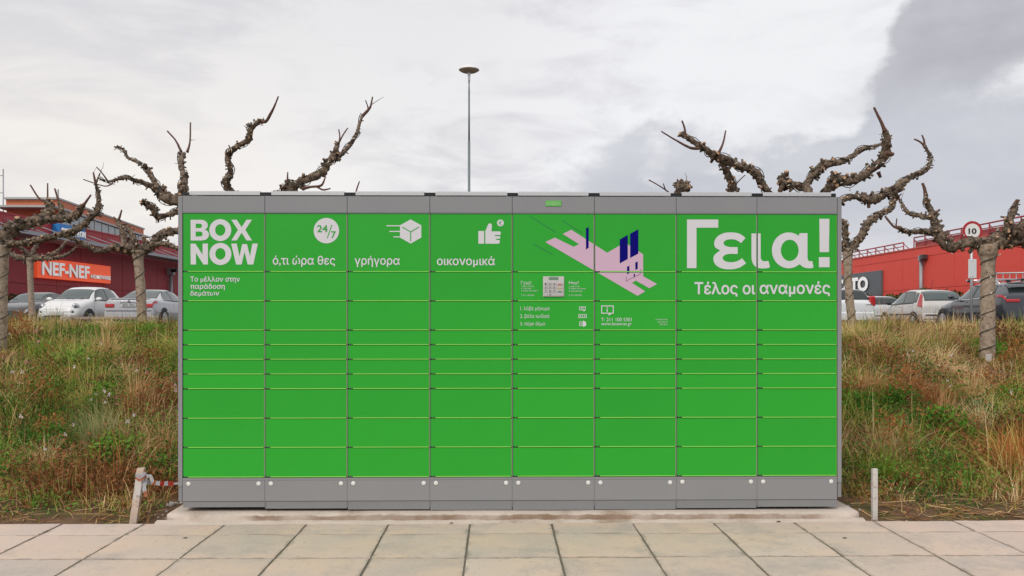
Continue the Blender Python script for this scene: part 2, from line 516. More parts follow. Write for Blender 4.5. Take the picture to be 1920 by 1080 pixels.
BX = [342, 496.5, 651, 806, 960.5, 1114.5, 1268, 1419.5, 1570]
BU = [LU(b, 500)[0] for b in BX]
ROWS = [(400, 509.6), (510.4, 564.6), (565.4, 619.4), (620.4, 647.0), (647.8, 674.4), (675.2, 702), (702.8, 729.6), (730.6, 784.8), (785.8, 839.8), (840.8, 895.2)]
Z_TOP = ROW(367.8); Z_HEAD = ROW(399.3); Z_B0 = ROW(896.2); Z_B1 = ROW(901.2); Z_B2 = ROW(940.3)
DEPTH = .62
# carcass
box_obj('carcass', M_dark, lock, BU[0] + .004, BU[8] - .004, .022, DEPTH, ROW(951), Z_TOP - .004)
box_obj('back_panel', M_grey, lock, BU[0] - .03, BU[8] + .03, DEPTH + .002, DEPTH + .02, ROW(940), Z_TOP)
ledge = []
FOOT = [951.5, 954.0, 955.5, 956.5, 956.5, 955.5, 953.0, 950.5]
door_rects = []
for c in range(8):
    u0, u1 = BU[c] + .0012, BU[c + 1] - .0012
    # header panel with a returned lower edge
    bm = bmesh.new(); box(bm, u0, u1, 0.0, .02, Z_HEAD + .004, Z_TOP, .0015)
    hp = obj('header_panel', bm, M_grey, lock)
    box_obj('drip_edge', M_grey2, hp, u0, u1, -.004, .02, Z_HEAD - .001, Z_HEAD + .0035)
    for r, (p0, p1) in enumerate(ROWS):
        z1, z0 = ROW(p0), ROW(p1)
        a, b = BU[c] + .0050, BU[c + 1] - .0058
        bm = bmesh.new()
        oy = random.uniform(-.0006, .0006)
        box(bm, 0, b - a, 0, .018, .0058, z1 - z0, .0011)
        d = obj('door', bm, M_green, lock, (a, oy, z0 + random.uniform(-.0004, .0004)))
        # bright lower lip, stops short of the latch notch
        box_obj('door_lip', M_lime, d, .030, b - a - .001, -.0028, .012, .0004, .0054)
        box_obj('door_edge', M_lime, d, b - a + .0003, b - a + .0019, .0012, .010, .006, z1 - z0)
        box_obj('latch_notch', M_post, d, .006, .024, .003, .012, .0012, .0046)
        door_rects.append((d, a, b, z0 + .0062, z1 - .0005, oy))
    # lower panels
    box_obj('sill_strip', M_grey, lock, u0, u1, .0015, .02, Z_B1 + .0015, Z_B0 - .001)
    bm = bmesh.new(); box(bm, u0, u1, 0.0, .02, Z_B2 + .0012, Z_B1, .0012)
    bp = obj('base_panel', bm, M_grey, lock)
    for px in (BX[c] + 11.5, BX[c + 1] - 11.5):
        uu, zz = LU(px, 0)[0], ROW(907 if c < 6 else 906)
        bm = bmesh.new(); lathe(bm, [(.0135, 0), (.0135, .002), (.010, .0036), (.0001, .004)], 18, Matrix.Translation((uu, 0, zz)) @ Matrix.Rotation(PI / 2, 4, 'X'))
        obj('screw_cap', bm, M_cap, bp)
    zf = LU((BX[c] + BX[c + 1]) / 2, FOOT[c])[1]
    bm = bmesh.new(); box(bm, u0 + .001, u1 - .001, .005, .03, zf, Z_B2 - .0008, .001)
    obj('foot_panel', bm, M_grey2, lock)
# posts between the columns
for c in range(1, 8):
    u = BU[c]
    box_obj('post', M_post, lock, u - .0030, u + .0028, .0022, .03, ROW(952), Z_HEAD - .002)
# side panels
for s, (pa, pb), (s1, s2) in ((0, (333.5, 341.6), (913, 940)), (1, (1570.8, 1578.5), (909, 936))):
    ua, ub = LU(pa, 500)[0], LU(pb, 500)[0]
    bm = bmesh.new(); box(bm, ua, ub, .003, DEPTH, ROW(s1) + .001, Z_TOP, .0015); obj('side_panel', bm, M_grey, lock)
    bm = bmesh.new(); box(bm, ua + .002, ub - .001, .004, DEPTH, ROW(s2), ROW(s1) - .001, .0015); obj('side_skirt', bm, M_grey2, lock)
# solar roof panels: pale frame, black corner pieces
box_obj('roof_sheet', M_grey2, lock, BU[0] - .02, BU[8] + .02, .004, DEPTH, Z_TOP + .0005, Z_TOP + .003)
ZR0, ZR1 = Z_TOP + .004, ROW(358.2)
RX = [342, 498, 656, 806, 961, 1114, 1268, 1420, 1568]
for c in range(8):
    a = LU(RX[c] + (13 if c == 0 else 10.5), 500)[0]; b = LU(RX[c + 1] - (10.5 if c < 7 else 9.5), 500)[0]
    bm = bmesh.new(); box(bm, a, b, -.002, .03, ZR0 + .003, ZR1 - .004, .0015)
    box(bm, a, b, .0005, .03, ZR1 - .0038, ZR1, 0)
    fr = obj('roof_panel_frame', bm, M_alu, lock)
    box_obj('solar_panel', M_solar, fr, a, b, .031, DEPTH - .05, ZR1 - .008, ZR1 - .003)
for c in range(9):
    a = LU(RX[c] + (0 if c == 0 else -10), 500)[0]; b = LU(RX[c] + (12.5 if c == 0 else (10 if c < 8 else 0)), 500)[0]
    bm = bmesh.new(); box(bm, a, b, .004, .05, ZR0, ROW(360), .001)
    obj('corner_block', bm, M_black, lock)

# ---- print on the doors
def clip_box(bm, u0, u1, z0, z1):
    for co, no in (((u0, 0, 0), (-1, 0, 0)), ((u1, 0, 0), (1, 0, 0)), ((0, 0, z0), (0, 0, -1)), ((0, 0, z1), (0, 0, 1))):
        g = bm.verts[:] + bm.edges[:] + bm.faces[:]
        bmesh.ops.bisect_plane(bm, geom=g, plane_co=co, plane_no=no, clear_outer=True)
def decal(bm, m, name='print', lift=.0012):
    """flat print (local u,z at y=0) shared out over the doors it crosses"""
    if not bm.verts: bm.free(); return
    us = [v.co.x for v in bm.verts]; zs = [v.co.z for v in bm.verts]
    lo_u, hi_u, lo_z, hi_z = min(us), max(us), min(zs), max(zs)
    for (d, a, b, z0, z1, oy) in door_rects:
        if hi_u < a or lo_u > b or hi_z < z0 or lo_z > z1: continue
        c = bm.copy(); clip_box(c, a, b, z0, z1)
        if len(c.faces) == 0: c.free(); continue
        bmesh.ops.translate(c, verts=c.verts, vec=(-d.location.x, -lift, -d.location.z))
        # face the camera side
        for f in c.faces:
            f.normal_update()
            if f.normal.y > 0: f.normal_flip()
        obj(name, c, m, d)
    bm.free()
def poly_bm(pts_px, bm=None, conv=None):
    bm = bm or bmesh.new()
    conv = conv or LU
    vs = [bm.verts.new((conv(x, y)[0], 0, conv(x, y)[1])) for x, y in pts_px]
    es = [bm.edges.new((vs[i], vs[(i + 1) % len(vs)])) for i in range(len(vs))]
    bmesh.ops.triangle_fill(bm, edges=es, use_beauty=True)
    return bm
def ring_bm(outer, inner, bm=None):
    bm = bm or bmesh.new(); es = []
    for loop in (outer, inner):
        vs = [bm.verts.new((LU(x, y)[0], 0, LU(x, y)[1])) for x, y in loop]
        es += [bm.edges.new((vs[i], vs[(i + 1) % len(vs)])) for i in range(len(vs))]
    bmesh.ops.triangle_fill(bm, edges=es, use_beauty=True)
    return bm
def ellipse(cx, cy, rx, ry, n=40, a0=0, a1=2 * PI):
    return [(cx + rx * math.cos(a0 + (a1 - a0) * i / n), cy + ry * math.sin(a0 + (a1 - a0) * i / n)) for i in range(n)]
def text_mesh(s, offset=.0, spacing=1.0):
    """flat text; every outer contour is filled by itself with its own holes, so crossing strokes stay solid"""
    cu = bpy.data.curves.new('lettering', 'FONT')
    cu.body = s; cu.size = 1.0; cu.offset = offset; cu.space_character = spacing; cu.fill_mode = 'NONE'; cu.resolution_u = 12
    o = bpy.data.objects.new('lettering', cu)
    COL.objects.link(o)
    bpy.context.view_layer.update()
    me = bpy.data.meshes.new_from_object(o)
    bpy.data.objects.remove(o); bpy.data.curves.remove(cu)
    co = [v.co.copy() for v in me.vertices]; adj = {}
    for e in me.edges:
        i, j = e.vertices; adj.setdefault(i, []).append(j); adj.setdefault(j, []).append(i)
    bpy.data.meshes.remove(me)
    seen = set(); loops = []
    for i0 in sorted(adj):
        if i0 in seen: continue
        loop = [i0]; seen.add(i0); cur = min(adj[i0])
        while cur not in seen:
            loop.append(cur); seen.add(cur)
            nx_ = [k for k in adj[cur] if k not in seen]
            if not nx_: break
            cur = nx_[0]
        if len(loop) > 2: loops.append([co[i] for i in loop])
    area = lambda L: sum(L[i].x * L[(i + 1) % len(L)].y - L[(i + 1) % len(L)].x * L[i].y for i in range(len(L))) / 2
    def inside(p, L):
        c = False
        for i in range(len(L)):
            a_, b_ = L[i], L[i - 1]
            if (a_.y > p.y) != (b_.y > p.y) and p.x < (b_.x - a_.x) * (p.y - a_.y) / (b_.y - a_.y) + a_.x: c = not c
        return c
    ar = [area(L) for L in loops]
    holes = {}; outers = []
    for i, L in enumerate(loops):      # a hole runs the other way round inside a larger contour
        host = [j for j, K in enumerate(loops) if j != i and abs(ar[j]) > abs(ar[i]) and ar[j] * ar[i] < 0 and inside(L[0], K) and inside(L[len(L) // 2], K)]
        if host: holes.setdefault(min(host, key=lambda j: abs(ar[j])), []).append(L)
        else: outers.append(i)
    bm = bmesh.new()
    from mathutils.geometry import tessellate_polygon
    for q, i in enumerate(outers):
        polys = []
        for L in [loops[i]] + holes.get(i, []):
            polys.append([p for k, p in enumerate(L) if (p - L[k - 1]).length > 1e-5])
        flat = [p for L in polys for p in L]
        vs = [bm.verts.new((p.x, p.y, (q % 3) * .25)) for p in flat]
        for t3 in tessellate_polygon(polys):
            try: bm.faces.new([vs[k] for k in t3])
            except ValueError: pass
    out_ = bpy.data.meshes.new('flat_text'); bm.to_mesh(out_); bm.free()
    return out_
def text_bm(s, x0, x1, y0, y1, offset=.02, spacing=1.0):
    """text fitted to a photo box, its strokes thickened by stepped copies; returns flat bmesh in local u,z"""
    me = text_mesh(s, 0.0, spacing)
    n = len(me.vertices); co = np.empty(n * 3); me.vertices.foreach_get('co', co); co = co.reshape(n, 3)
    fs = [tuple(p.vertices) for p in me.polygons]
    bpy.data.meshes.remove(me)
    pts = []; pol = []
    K = 1 if offset < .006 else (5 if (y1 - y0) < 9 else 10)
    for k in range(K):
        a = 2 * PI * k / K
        sh = co.copy()
        if K > 1: sh[:, 0] += offset * math.cos(a); sh[:, 1] += offset * math.sin(a)
        sh[:, 2] = k * .00008 + sh[:, 2] * .00006
        pol += [tuple(i + k * n for i in f) for f in fs]; pts.append(sh)
    pts = np.vstack(pts)
    (mx, my), (Mx, My) = pts[:, :2].min(0), pts[:, :2].max(0)
    u0, z1 = LU(x0, y0); u1, z0 = LU(x1, y1)
    q = [(u0 + (x - mx) / (Mx - mx) * (u1 - u0), -h, z0 + (y - my) / (My - my) * (z1 - z0)) for x, y, h in pts]
    me = bpy.data.meshes.new('tmp'); me.from_pydata(q, [], pol)
    bm = bmesh.new(); bm.from_mesh(me); bpy.data.meshes.remove(me)
    return bm
def crop(ox, oy, s): return lambda x, y: (ox + x / s, oy + y / s)
def T(s, x0, x1, y0, y1, m=None, off=.02, cv=None, lift=.0012, sp=1.0):
    if cv: (x0, y0), (x1, y1) = cv(x0, y0), cv(x1, y1)
    off *= 1 if off >= .04 else (.6 if y1 - y0 > 9.5 else .12)
    decal(text_bm(s, x0, x1, y0, y1, off, sp), m or M_white_print, 'lettering', lift)
def PG(pts, m, cv=None, lift=.0012, name='print'):
    if cv: pts = [cv(*p) for p in pts]
    decal(poly_bm(pts), m, name, lift)
def curve_pts(pts, n=7): return [tuple(q) for q in catmull(pts, n)]
def RECT(x0, x1, y0, y1): return [(x0, y0), (x1, y0), (x1, y1), (x0, y1)]
def FRAME(x0, x1, y0, y1, t, m, cv=None, lift=.0012):
    f = lambda L: [cv(*p) for p in L] if cv else L
    decal(ring_bm(f(RECT(x0, x1, y0, y1)), f(RECT(x0 + t, x1 - t, y0 + t, y1 - t))), m, 'icon', lift)
def LINE(x0, y0, x1, y1, w, m, cv=None, lift=.0012):
    L = math.hypot(x1 - x0, y1 - y0); nx_, ny_ = -(y1 - y0) / L * w / 2, (x1 - x0) / L * w / 2
    PG([(x0 + nx_, y0 + ny_), (x1 + nx_, y1 + ny_), (x1 - nx_, y1 - ny_), (x0 - nx_, y0 - ny_)], m, cv, lift)

c5 = crop(330, 340, 3.6); c6 = crop(640, 340, 3.6); c7 = crop(950, 340, 3.6); c8 = crop(1250, 340, 3.6)
B = .045
# BOX NOW, letter by letter
cb = crop(345, 400, 10.2875)
def RINGS(outer, inners, m, cv):
    bm = bmesh.new(); es = []
    for loop in [outer] + inners:
        vs = [bm.verts.new((LU(*cv(x, y))[0], 0, LU(*cv(x, y))[1])) for x, y in loop]
        es += [bm.edges.new((vs[i], vs[(i + 1) % len(vs)])) for i in range(len(vs))]
    bmesh.ops.triangle_fill(bm, edges=es, use_beauty=True)
    decal(bm, m, 'lettering')
b_out = [(128, 125)] + curve_pts([(340, 125), (400, 140), (448, 185), (460, 235), (446, 282), (405, 312)], 4) + curve_pts([(412, 318), (458, 348), (484, 405), (470, 462), (425, 506), (355, 523)], 4) + [(300, 524), (130, 524)]
b_h1 = [(228, 200)] + curve_pts([(300, 200), (335, 210), (349, 240), (335, 275), (300, 285)], 3) + [(228, 286)]
b_h2 = [(228, 352)] + curve_pts([(310, 352), (345, 364), (361, 400), (345, 437), (310, 447)], 3) + [(228, 448)]
RINGS(b_out, [b_h1, b_h2], M_white_print, cb)
RINGS(ellipse(701, 324, 212, 211, 64), [ellipse(701, 323, 98, 111, 48)], M_white_print, cb)
RINGS(ellipse(704, 784, 212, 213, 64), [ellipse(704, 782, 98, 111, 48)], M_white_print, cb)
PG([(912, 124), (1018, 124), (1114, 267), (1206, 124), (1312, 124), (1184, 320), (1314, 523), (1208, 523), (1113, 374), (1020, 523), (914, 523), (1042, 320)], M_white_print, cb, name='lettering')
PG([(128, 584), (220, 584), (360, 798), (360, 584), (463, 584), (464, 987), (376, 987), (233, 762), (234, 987), (130, 987)], M_white_print, cb, name='lettering')
PG([(911, 584), (1018, 584), (1072, 830), (1124, 594), (1216, 594), (1275, 830), (1320, 584), (1426, 584), (1338, 987), (1230, 987), (1169, 742), (1112, 987), (1006, 987)], M_white_print, cb, name='lettering')
T('Το μέλλον στην', 97, 432, 641, 687, off=.03, cv=c5); T('παράδοση', 97, 330, 690, 735, off=.03, cv=c5); T('δεμάτων', 97, 293, 737, 779, off=.03, cv=c5)
PG(ellipse(612, 432.5, 23.8, 23.8, 48), M_white_print, name='icon')
T('24', 594.7, 614.2, 422, 435.3, M_green, .02, lift=.0022); T('7', 620.8, 629.6, 433.6, 446.6, M_green, .02, lift=.0022)
LINE(613.6, 446.6, 622.3, 421.6, 1.6, M_green, lift=.0022)
T('ό,τι ώρα θες', 653, 1075, 501, 579, off=.026, cv=c5)
T('γρήγορα', 90, 395, 503, 579, off=.026, cv=c6); T('οικονομικά', 645, 1037, 505, 580, off=.026, cv=c6)
# parcel icon
PG([(468, 257), (540, 297), (540, 380), (468, 420), (396, 380), (396, 297)], M_white_print, c6, name='icon')
for q in ((468, 341, 411, 308), (468, 341, 525, 308), (468, 341, 468, 404)): LINE(*q, 6, M_green, c6, .0022)
for x, y in ((305, 300), (325, 338), (352, 375)): LINE(x, y, 397, y, 7, M_white_print, c6)
# thumb icon
PG(RECT(925, 964, 335, 421), M_white_print, c6, name='icon')
PG([(972, 421), (972, 335), (984, 308), (992, 289), (1000, 284), (1009, 285), (1015, 291), (1016, 305), (1013, 338), (1070, 338), (1076, 343), (1075, 362), (1036, 363), (1036, 370), (1073, 371), (1071, 387), (1045, 389), (1045, 396), (1070, 397), (1068, 416), (1062, 421)], M_white_print, c6, name='icon')
PG(ellipse(1074, 281, 23, 23, 32), M_white_print, c6, name='icon')
T('€', 1063, 1083, 267, 295, M_green, .0, c6, .0022)
# running figure, generic shapes
PG([(260, 410), (325, 380), (452, 442), (488, 424), (378, 355), (436, 327), (678, 482), (798, 413), (921, 492), (921, 641), (1015, 693), (963, 722), (872, 670), (845, 686), (935, 743), (883, 773)], M_pink_print, c7)
for q in ([(535, 316), (553, 309), (553, 448), (535, 460)], [(763, 393), (817, 362), (817, 524), (763, 554)], [(833, 354), (888, 324), (888, 488), (833, 517)],
          [(812, 577), (828, 570), (828, 618), (812, 628)], [(868, 548), (884, 541), (884, 590), (868, 598)], [(857, 627), (865, 621), (865, 642), (857, 647)]):
    PG(q, M_navy_print, c7, .0022)
M_line = mat('dark_line_print', (.004, .09, .10), .5)
for q in ((163, 240, 333, 345), (376, 265, 513, 352), (181, 422, 313, 497)): LINE(*q, 2.6, M_line, c7)
M_line2 = mat('plum_line_print', (.14, .03, .14), .5)
for q in ((807, 640, 807, 672), (807, 672, 905, 624), (905, 624, 905, 590)): LINE(*q, 2.0, M_line2, c7, .003)
# instructions
for s, a, b, x0, x1 in (('Γεια!', 97, 165, 673, 697), ('1. βάλε κωδικό', 98, 183, 703, 715), ('2. πάρε δέμα', 98, 168, 718, 730), ('3. κλείσε την πόρτα', 98, 209, 733, 746), ('T: 211 100 5301', 98, 184, 764, 774),
                        ('Hey!', 420, 485, 673, 701), ('1. enter code', 420, 492, 704, 714), ('2. collect your parcel', 420, 534, 719, 731), ('3. close the door', 420, 512, 735, 745), ('T: 211 100 5301', 420, 505, 764, 774)):
    T(s, a, b, x0, x1, off=.035 if x1 - x0 > 20 else .025, cv=c7)
T('1. λάβε μήνυμα', 92, 289, 843, 877, off=.03, cv=c7); T('2. βάλε κωδικό', 92, 287, 895, 929, off=.03, cv=c7); T('3. πάρε δέμα', 92, 259, 948, 979, off=.03, cv=c7)
FRAME(490, 533, 845, 870, 4, M_white_print, c7); PG([(512, 870), (528, 870), (524, 879)], M_white_print, c7)
for y, x1 in ((853, 524), (861, 518)): LINE(498, y, x1, y, 3.4, M_white_print, c7)
FRAME(484, 540, 897, 922, 4, M_white_print, c7)
for x in (497, 512, 527): PG(ellipse(x, 909.5, 4.6, 4.6, 12), M_white_print, c7)
FRAME(490, 516, 946, 976, 4, M_white_print, c7); PG([(516, 940), (536, 950), (536, 974), (516, 983)], M_white_print, c7); PG(ellipse(503, 961, 5, 5, 12), M_white_print, c7)
# information panel (the square code beside it is left out)
FRAME(638, 722, 838, 893, 6, M_white_print, c7); PG([(686, 892), (710, 892), (690, 907)], M_white_print, c7)
PG(RECT(675, 681, 859, 882), M_white_print, c7); PG(ellipse(678, 852, 4, 4, 12), M_white_print, c7)
T('T: 211 100 5301', 638, 844, 921, 945, off=.03, cv=c7); T('www.boxnow.gr', 638, 843, 950, 979, off=.03, cv=c7)
for s, a, b, y0, y1 in (('Αγόρασε online,', 1005, 1086, 927, 939), ('παράλαβε με', 1018, 1086, 944, 955), ('BOX NOW', 1034, 1086, 961, 970)):
    T(s, a, b, y0, y1, off=.01, cv=c7)
# big greeting, drawn as shapes
PG([(137, 258), (348, 258), (348, 313), (201, 313), (201, 586), (137, 586)], M_white_print, c8, name='lettering')
PG([(1030, 253), (1098, 253), (1095, 478), (1032, 478)], M_white_print, c8, name='lettering')
PG([(1027, 512), (1099, 512), (1099, 580), (1027, 580)], M_white_print, c8, name='lettering')
def smooth_loop(pts, n=6):
    p = np.array(pts + pts[:3], float); o = []
    k = len(pts)
    for i in range(k):
        a, b, c, d = p[(i - 1) % k], p[i % k], p[(i + 1) % k], p[(i + 2) % k]
        for t in np.linspace(0, 1, n, endpoint=False):
            o.append(tuple(.5 * ((2 * b) + (c - a) * t + (2 * a - 5 * b + 4 * c - d) * t * t + (3 * b - a - 3 * c + d) * t ** 3)))
    return o
eps_out = curve_pts([(532, 382), (492, 354), (440, 345), (385, 350), (340, 375), (321, 412), (328, 446), (361, 466)]) + \
          curve_pts([(350, 474), (322, 498), (315, 530), (332, 565), (372, 588), (430, 594), (490, 583), (536, 553)]) + [(508, 519)] + \
          curve_pts([(500, 526), (470, 541), (432, 546), (397, 540), (377, 519), (392, 498), (425, 490), (479, 490)]) + [(479, 444)] + \
          curve_pts([(430, 444), (398, 436), (383, 418), (397, 399), (432, 391), (470, 397), (502, 417)])
PG(eps_out, M_white_print, c8, name='lettering')
iota = [(572, 352), (634, 352), (634, 505)] + curve_pts([(635, 520), (644, 534), (660, 540), (686, 536)], 4) + [(697, 580)] + curve_pts([(680, 586), (650, 588), (612, 583), (586, 562), (574, 530), (572, 500)], 5)
PG(iota, M_white_print, c8, name='lettering')
# alpha: bowl ring plus stem
stem = [(897, 350), (950, 350), (950, 500)] + curve_pts([(950, 515), (954, 532), (966, 540), (982, 537)], 4) + [(991, 581)] + curve_pts([(975, 587), (948, 586), (918, 577), (893, 556)], 4)
inner_r = ellipse(830, 466, 60, 72, 48)
outer_pts = [(v[0], v[1]) for v in ellipse(823, 466, 113, 121, 90, 0, 2 * PI)]
# outline: bowl outside from the lower join round to the upper join, then the stem
left_arc = [p for p in ellipse(823, 466, 113, 121, 120, math.radians(52), math.radians(308))]
PG_outer = left_arc + [(889, 371)] + [(897, 350), (950, 350), (950, 500)] + curve_pts([(950, 515), (954, 532), (966, 540), (982, 537)], 4) + [(991, 581)] + curve_pts([(975, 587), (948, 586), (918, 577), (895, 557)], 4)[:-1]
decal(ring_bm([c8(*p) for p in PG_outer], [c8(*p) for p in inner_r]), M_white_print, 'lettering')
T('Τέλος οι', 187, 597, 677, 778, off=.036, cv=c8); T('αναμονές', 627, 1103, 675, 779, off=.036, cv=c8)

# ---- keypad on the fifth column
M_pad = mat('keypad_housing', (.60, .58, .56), .5, var=(.52, .50, .48), scale=20)
M_key = mat('keypad_key', (.50, .49, .48), .5); M_lcd = mat('keypad_display', (.16, .27, .19), .3)
M_ink = mat('dark_ink', (.06, .06, .06), .6)
def pad_box(x0, x1, y0, y1): (u0, z1), (u1, z0) = LU(*c7(x0, y0)), LU(*c7(x1, y1)); return u0, u1, z0, z1
u0, u1, z0, z1 = pad_box(245, 388, 642, 779)
bm = bmesh.new(); box(bm, u0, u1, -.009, -.001, z0, z1, .0025); pad = obj('keypad', bm, M_pad, lock)
u0, u1, z0, z1 = pad_box(284, 348, 646, 666); box_obj('display', M_lcd, pad, u0, u1, -.0105, -.008, z0, z1)
M_keyc = [mat('red_bar', (.55, .05, .05), .5), mat('yellow_bar', (.75, .52, .03), .5), mat('green_bar', (.03, .22, .07), .5)]
num = ['1', '2', '3', '4', '5', '6', '7', '8', '9', '', '0', '']
for r in range(4):
    for k in range(3):
        u0, u1, z0, z1 = pad_box(250 + 29 * k, 275 + 29 * k, 682 + 24 * r, 702 + 24 * r)
        bm = bmesh.new(); box(bm, u0, u1, -.0125, -.008, z0, z1, .0012); obj('key', bm, M_key, pad)
        s = num[r * 3 + k]
        if s:
            tb = text_bm(s, *[c7(258 + 29 * k, 0)[0], c7(267 + 29 * k, 0)[0]], *[c7(0, 687 + 24 * r)[1], c7(0, 698 + 24 * r)[1]], .01)
            bmesh.ops.translate(tb, verts=tb.verts, vec=(0, -.0133, 0)); obj('key_number', tb, M_ink, pad)
    u0, u1, z0, z1 = pad_box(339, 383, 682 + 24 * r, 702 + 24 * r)
    bm = bmesh.new(); box(bm, u0, u1, -.0125, -.008, z0, z1, .0012); obj('key', bm, M_key, pad)
    if r < 3:
        u0, u1, z0, z1 = pad_box(346, 370, 694 + 24 * r, 699 + 24 * r); box_obj('key_bar', M_keyc[r], pad, u0, u1, -.0138, -.0126, z0, z1)
# small lit name plate in the header
(u0, z1), (u1, z0) = LU(1023, 376.3), LU(1052.5, 387)
M_plate = mat('name_plate', (.13, .50, .09), .4)
bm = bmesh.new(); box(bm, u0, u1, -.004, -.0005, z0, z1, .0015); np_ = obj('name_plate', bm, M_plate, lock)
for s, a, b in (('BOX', 1025, 1032.5), ('NOW', 1042, 1050.5)):
    tb = text_bm(s, a, b, 380, 384, .01); bmesh.ops.translate(tb, verts=tb.verts, vec=(0, -.0048, 0)); obj('lettering', tb, mat('faded_print', (.45, .68, .38), .5), np_)
tb = ring_bm(RECT(1034.5, 1040, 379, 384.6), RECT(1035.3, 1039.2, 379.8, 383.8)); bmesh.ops.translate(tb, verts=tb.verts, vec=(0, -.0048, 0)); obj('icon', tb, mat('faded_print', (.45, .68, .38), .5), np_)

# ------------------------------------------------------------------ concrete base under the lockers
def conc_mat():
    m = mat('rough_concrete', (.62, .53, .455), .92, var=(.52, .44, .37), scale=5, var_amt=.8, bump=.9, bump_scale=36, dirt=(.36, .27, .20), dirt_scale=2.4, dirt_lo=.54, dirt_hi=.68, dist=.008)
    return m
M_conc = conc_mat()
M_stain = mat('stained_concrete', (.34, .25, .185), .95, var=(.21, .15, .105), scale=9, bump=1.0, bump_scale=45, dirt=(.40, .33, .27), dirt_scale=4, dirt_lo=.52, dirt_hi=.66, dist=.01)
def front_stain(m):
    """ragged brown rust-and-mud staining on the vertical front of the slab"""
    t = m.node_tree; b = t.nodes['Principled BSDF']; src = b.inputs['Base Color'].links[0].from_socket
    tcn = t.nodes.new('ShaderNodeTexCoord'); sp = t.nodes.new('ShaderNodeSeparateXYZ'); t.links.new(tcn.outputs['Object'], sp.inputs[0])
    def M2(op, a, bb=0.0, clamp=False):
        n = t.nodes.new('ShaderNodeMath'); n.operation = op; n.use_clamp = clamp
        for k, v in enumerate((a, bb)):
            if isinstance(v, (int, float)): n.inputs[k].default_value = v
            else: t.links.new(v, n.inputs[k])
        return n.outputs[0]
    def N(sc, dt=6):
        n = t.nodes.new('ShaderNodeTexNoise'); n.inputs['Scale'].default_value = sc; n.inputs['Detail'].default_value = dt; t.links.new(tcn.outputs['Object'], n.inputs['Vector']); return M2('SUBTRACT', n.outputs[0], .5)
    lo = M2('MULTIPLY', M2('SUBTRACT', M2('ADD', M2('MULTIPLY', N(14), .030), .043), sp.outputs[2]), 130, True)      # below the worn top edge
    hi = M2('MULTIPLY', M2('SUBTRACT', sp.outputs[2], M2('ADD', M2('MULTIPLY', N(9), .02), .009)), 200, True)
    ends = M2('MULTIPLY', M2('SUBTRACT', M2('ADD', M2('MULTIPLY', N(3), 1.2), 2.0), M2('ABSOLUTE', M2('SUBTRACT', sp.outputs[0], .12))), 2.5, True)
    f = M2('MULTIPLY', M2('MULTIPLY', lo, hi), M2('MULTIPLY', ends, M2('ADD', M2('MULTIPLY', N(6, 8), 1.6), .72, True)))
    mx = t.nodes.new('ShaderNodeMix'); mx.data_type = 'RGBA'; t.links.new(f, mx.inputs[0]); t.links.new(src, mx.inputs[6]); mx.inputs[7].default_value = (.235, .155, .105, 1)
    t.links.new(mx.outputs[2], b.inputs['Base Color'])
M_slab = conc_mat(); front_stain(M_slab)
base = thing('concrete_base', 'low rough concrete slab with worn rounded front edge under the locker bank', 'concrete slab', (0, LOCK_Y, 0), YAW)
nxx = 220
bm = bmesh.new()
XL, XR = LU(345, 960)[0] - .02, LU(1570, 960)[0] + .05
prof = [(.9, -.06), (.9, .052), (.0, .053), (-.03, .050), (-.052, .043), (-.064, .028), (-.068, .012), (-.072, 0.002), (-.085, -.012), (-.095, -.05)]
rings = []
for i in range(nxx + 1):
    t = i / nxx
    x = (XL - .085) + t * (XR + .10 - XL + .07)
    endl = min(1, (x - (XL - .085)) / .12); endr = min(1, ((XR + .085) - x) / .10)
    e = max(0.0, min(endl, endr)); ef = math.sin(e * PI / 2)
    row = []
    for k, (y, z) in enumerate(prof):
        n1 = mnoise.noise(Vector((x * 5, k * .35, 1))) * .008 + mnoise.noise(Vector((x * 22, k * .9, 4))) * .0045
        yy = y + (n1 if k >= 3 else 0)
        yy = yy if k < 3 else .02 + (yy - .02) * (.35 + .65 * ef)
        zz = z if k in (0, 9) else z * (.75 + .25 * ef) + n1 * .5 * (k >= 3) + mnoise.noise(Vector((x * 2, y, 9))) * .002
        row.append(bm.verts.new((x, yy, zz)))
    rings.append(row)
for a, b in zip(rings, rings[1:]):
    for k in range(len(prof) - 1):
        f = bm.faces.new((a[k], a[k + 1], b[k + 1], b[k])); f.smooth = True
bm.faces.new([v for v in rings[0]]); bm.faces.new([v for v in rings[-1]][::-1])
bmesh.ops.recalc_face_normals(bm, faces=bm.faces)
obj('slab', bm, M_slab, base)
# thin mortar fillet smeared onto the paving in front
bm = bmesh.new(); rr = []
for i in range(181):
    x = -2.20 + 4.4 * i / 180
    w = .035 + .018 * mnoise.noise(Vector((x * 3, 0, 5))) + .010 * mnoise.noise(Vector((x * 15, 0, 5)))
    rr.append((bm.verts.new((x, -.05, .014)), bm.verts.new((x, -.072 - w * .4, .007)), bm.verts.new((x, -.075 - w, -.004))))
for a, b in zip(rr, rr[1:]):
    for k in range(2):
        f = bm.faces.new((a[k], a[k + 1], b[k + 1], b[k])); f.smooth = True
bmesh.ops.recalc_face_normals(bm, faces=bm.faces)
obj('mortar_fillet', bm, M_conc, base)
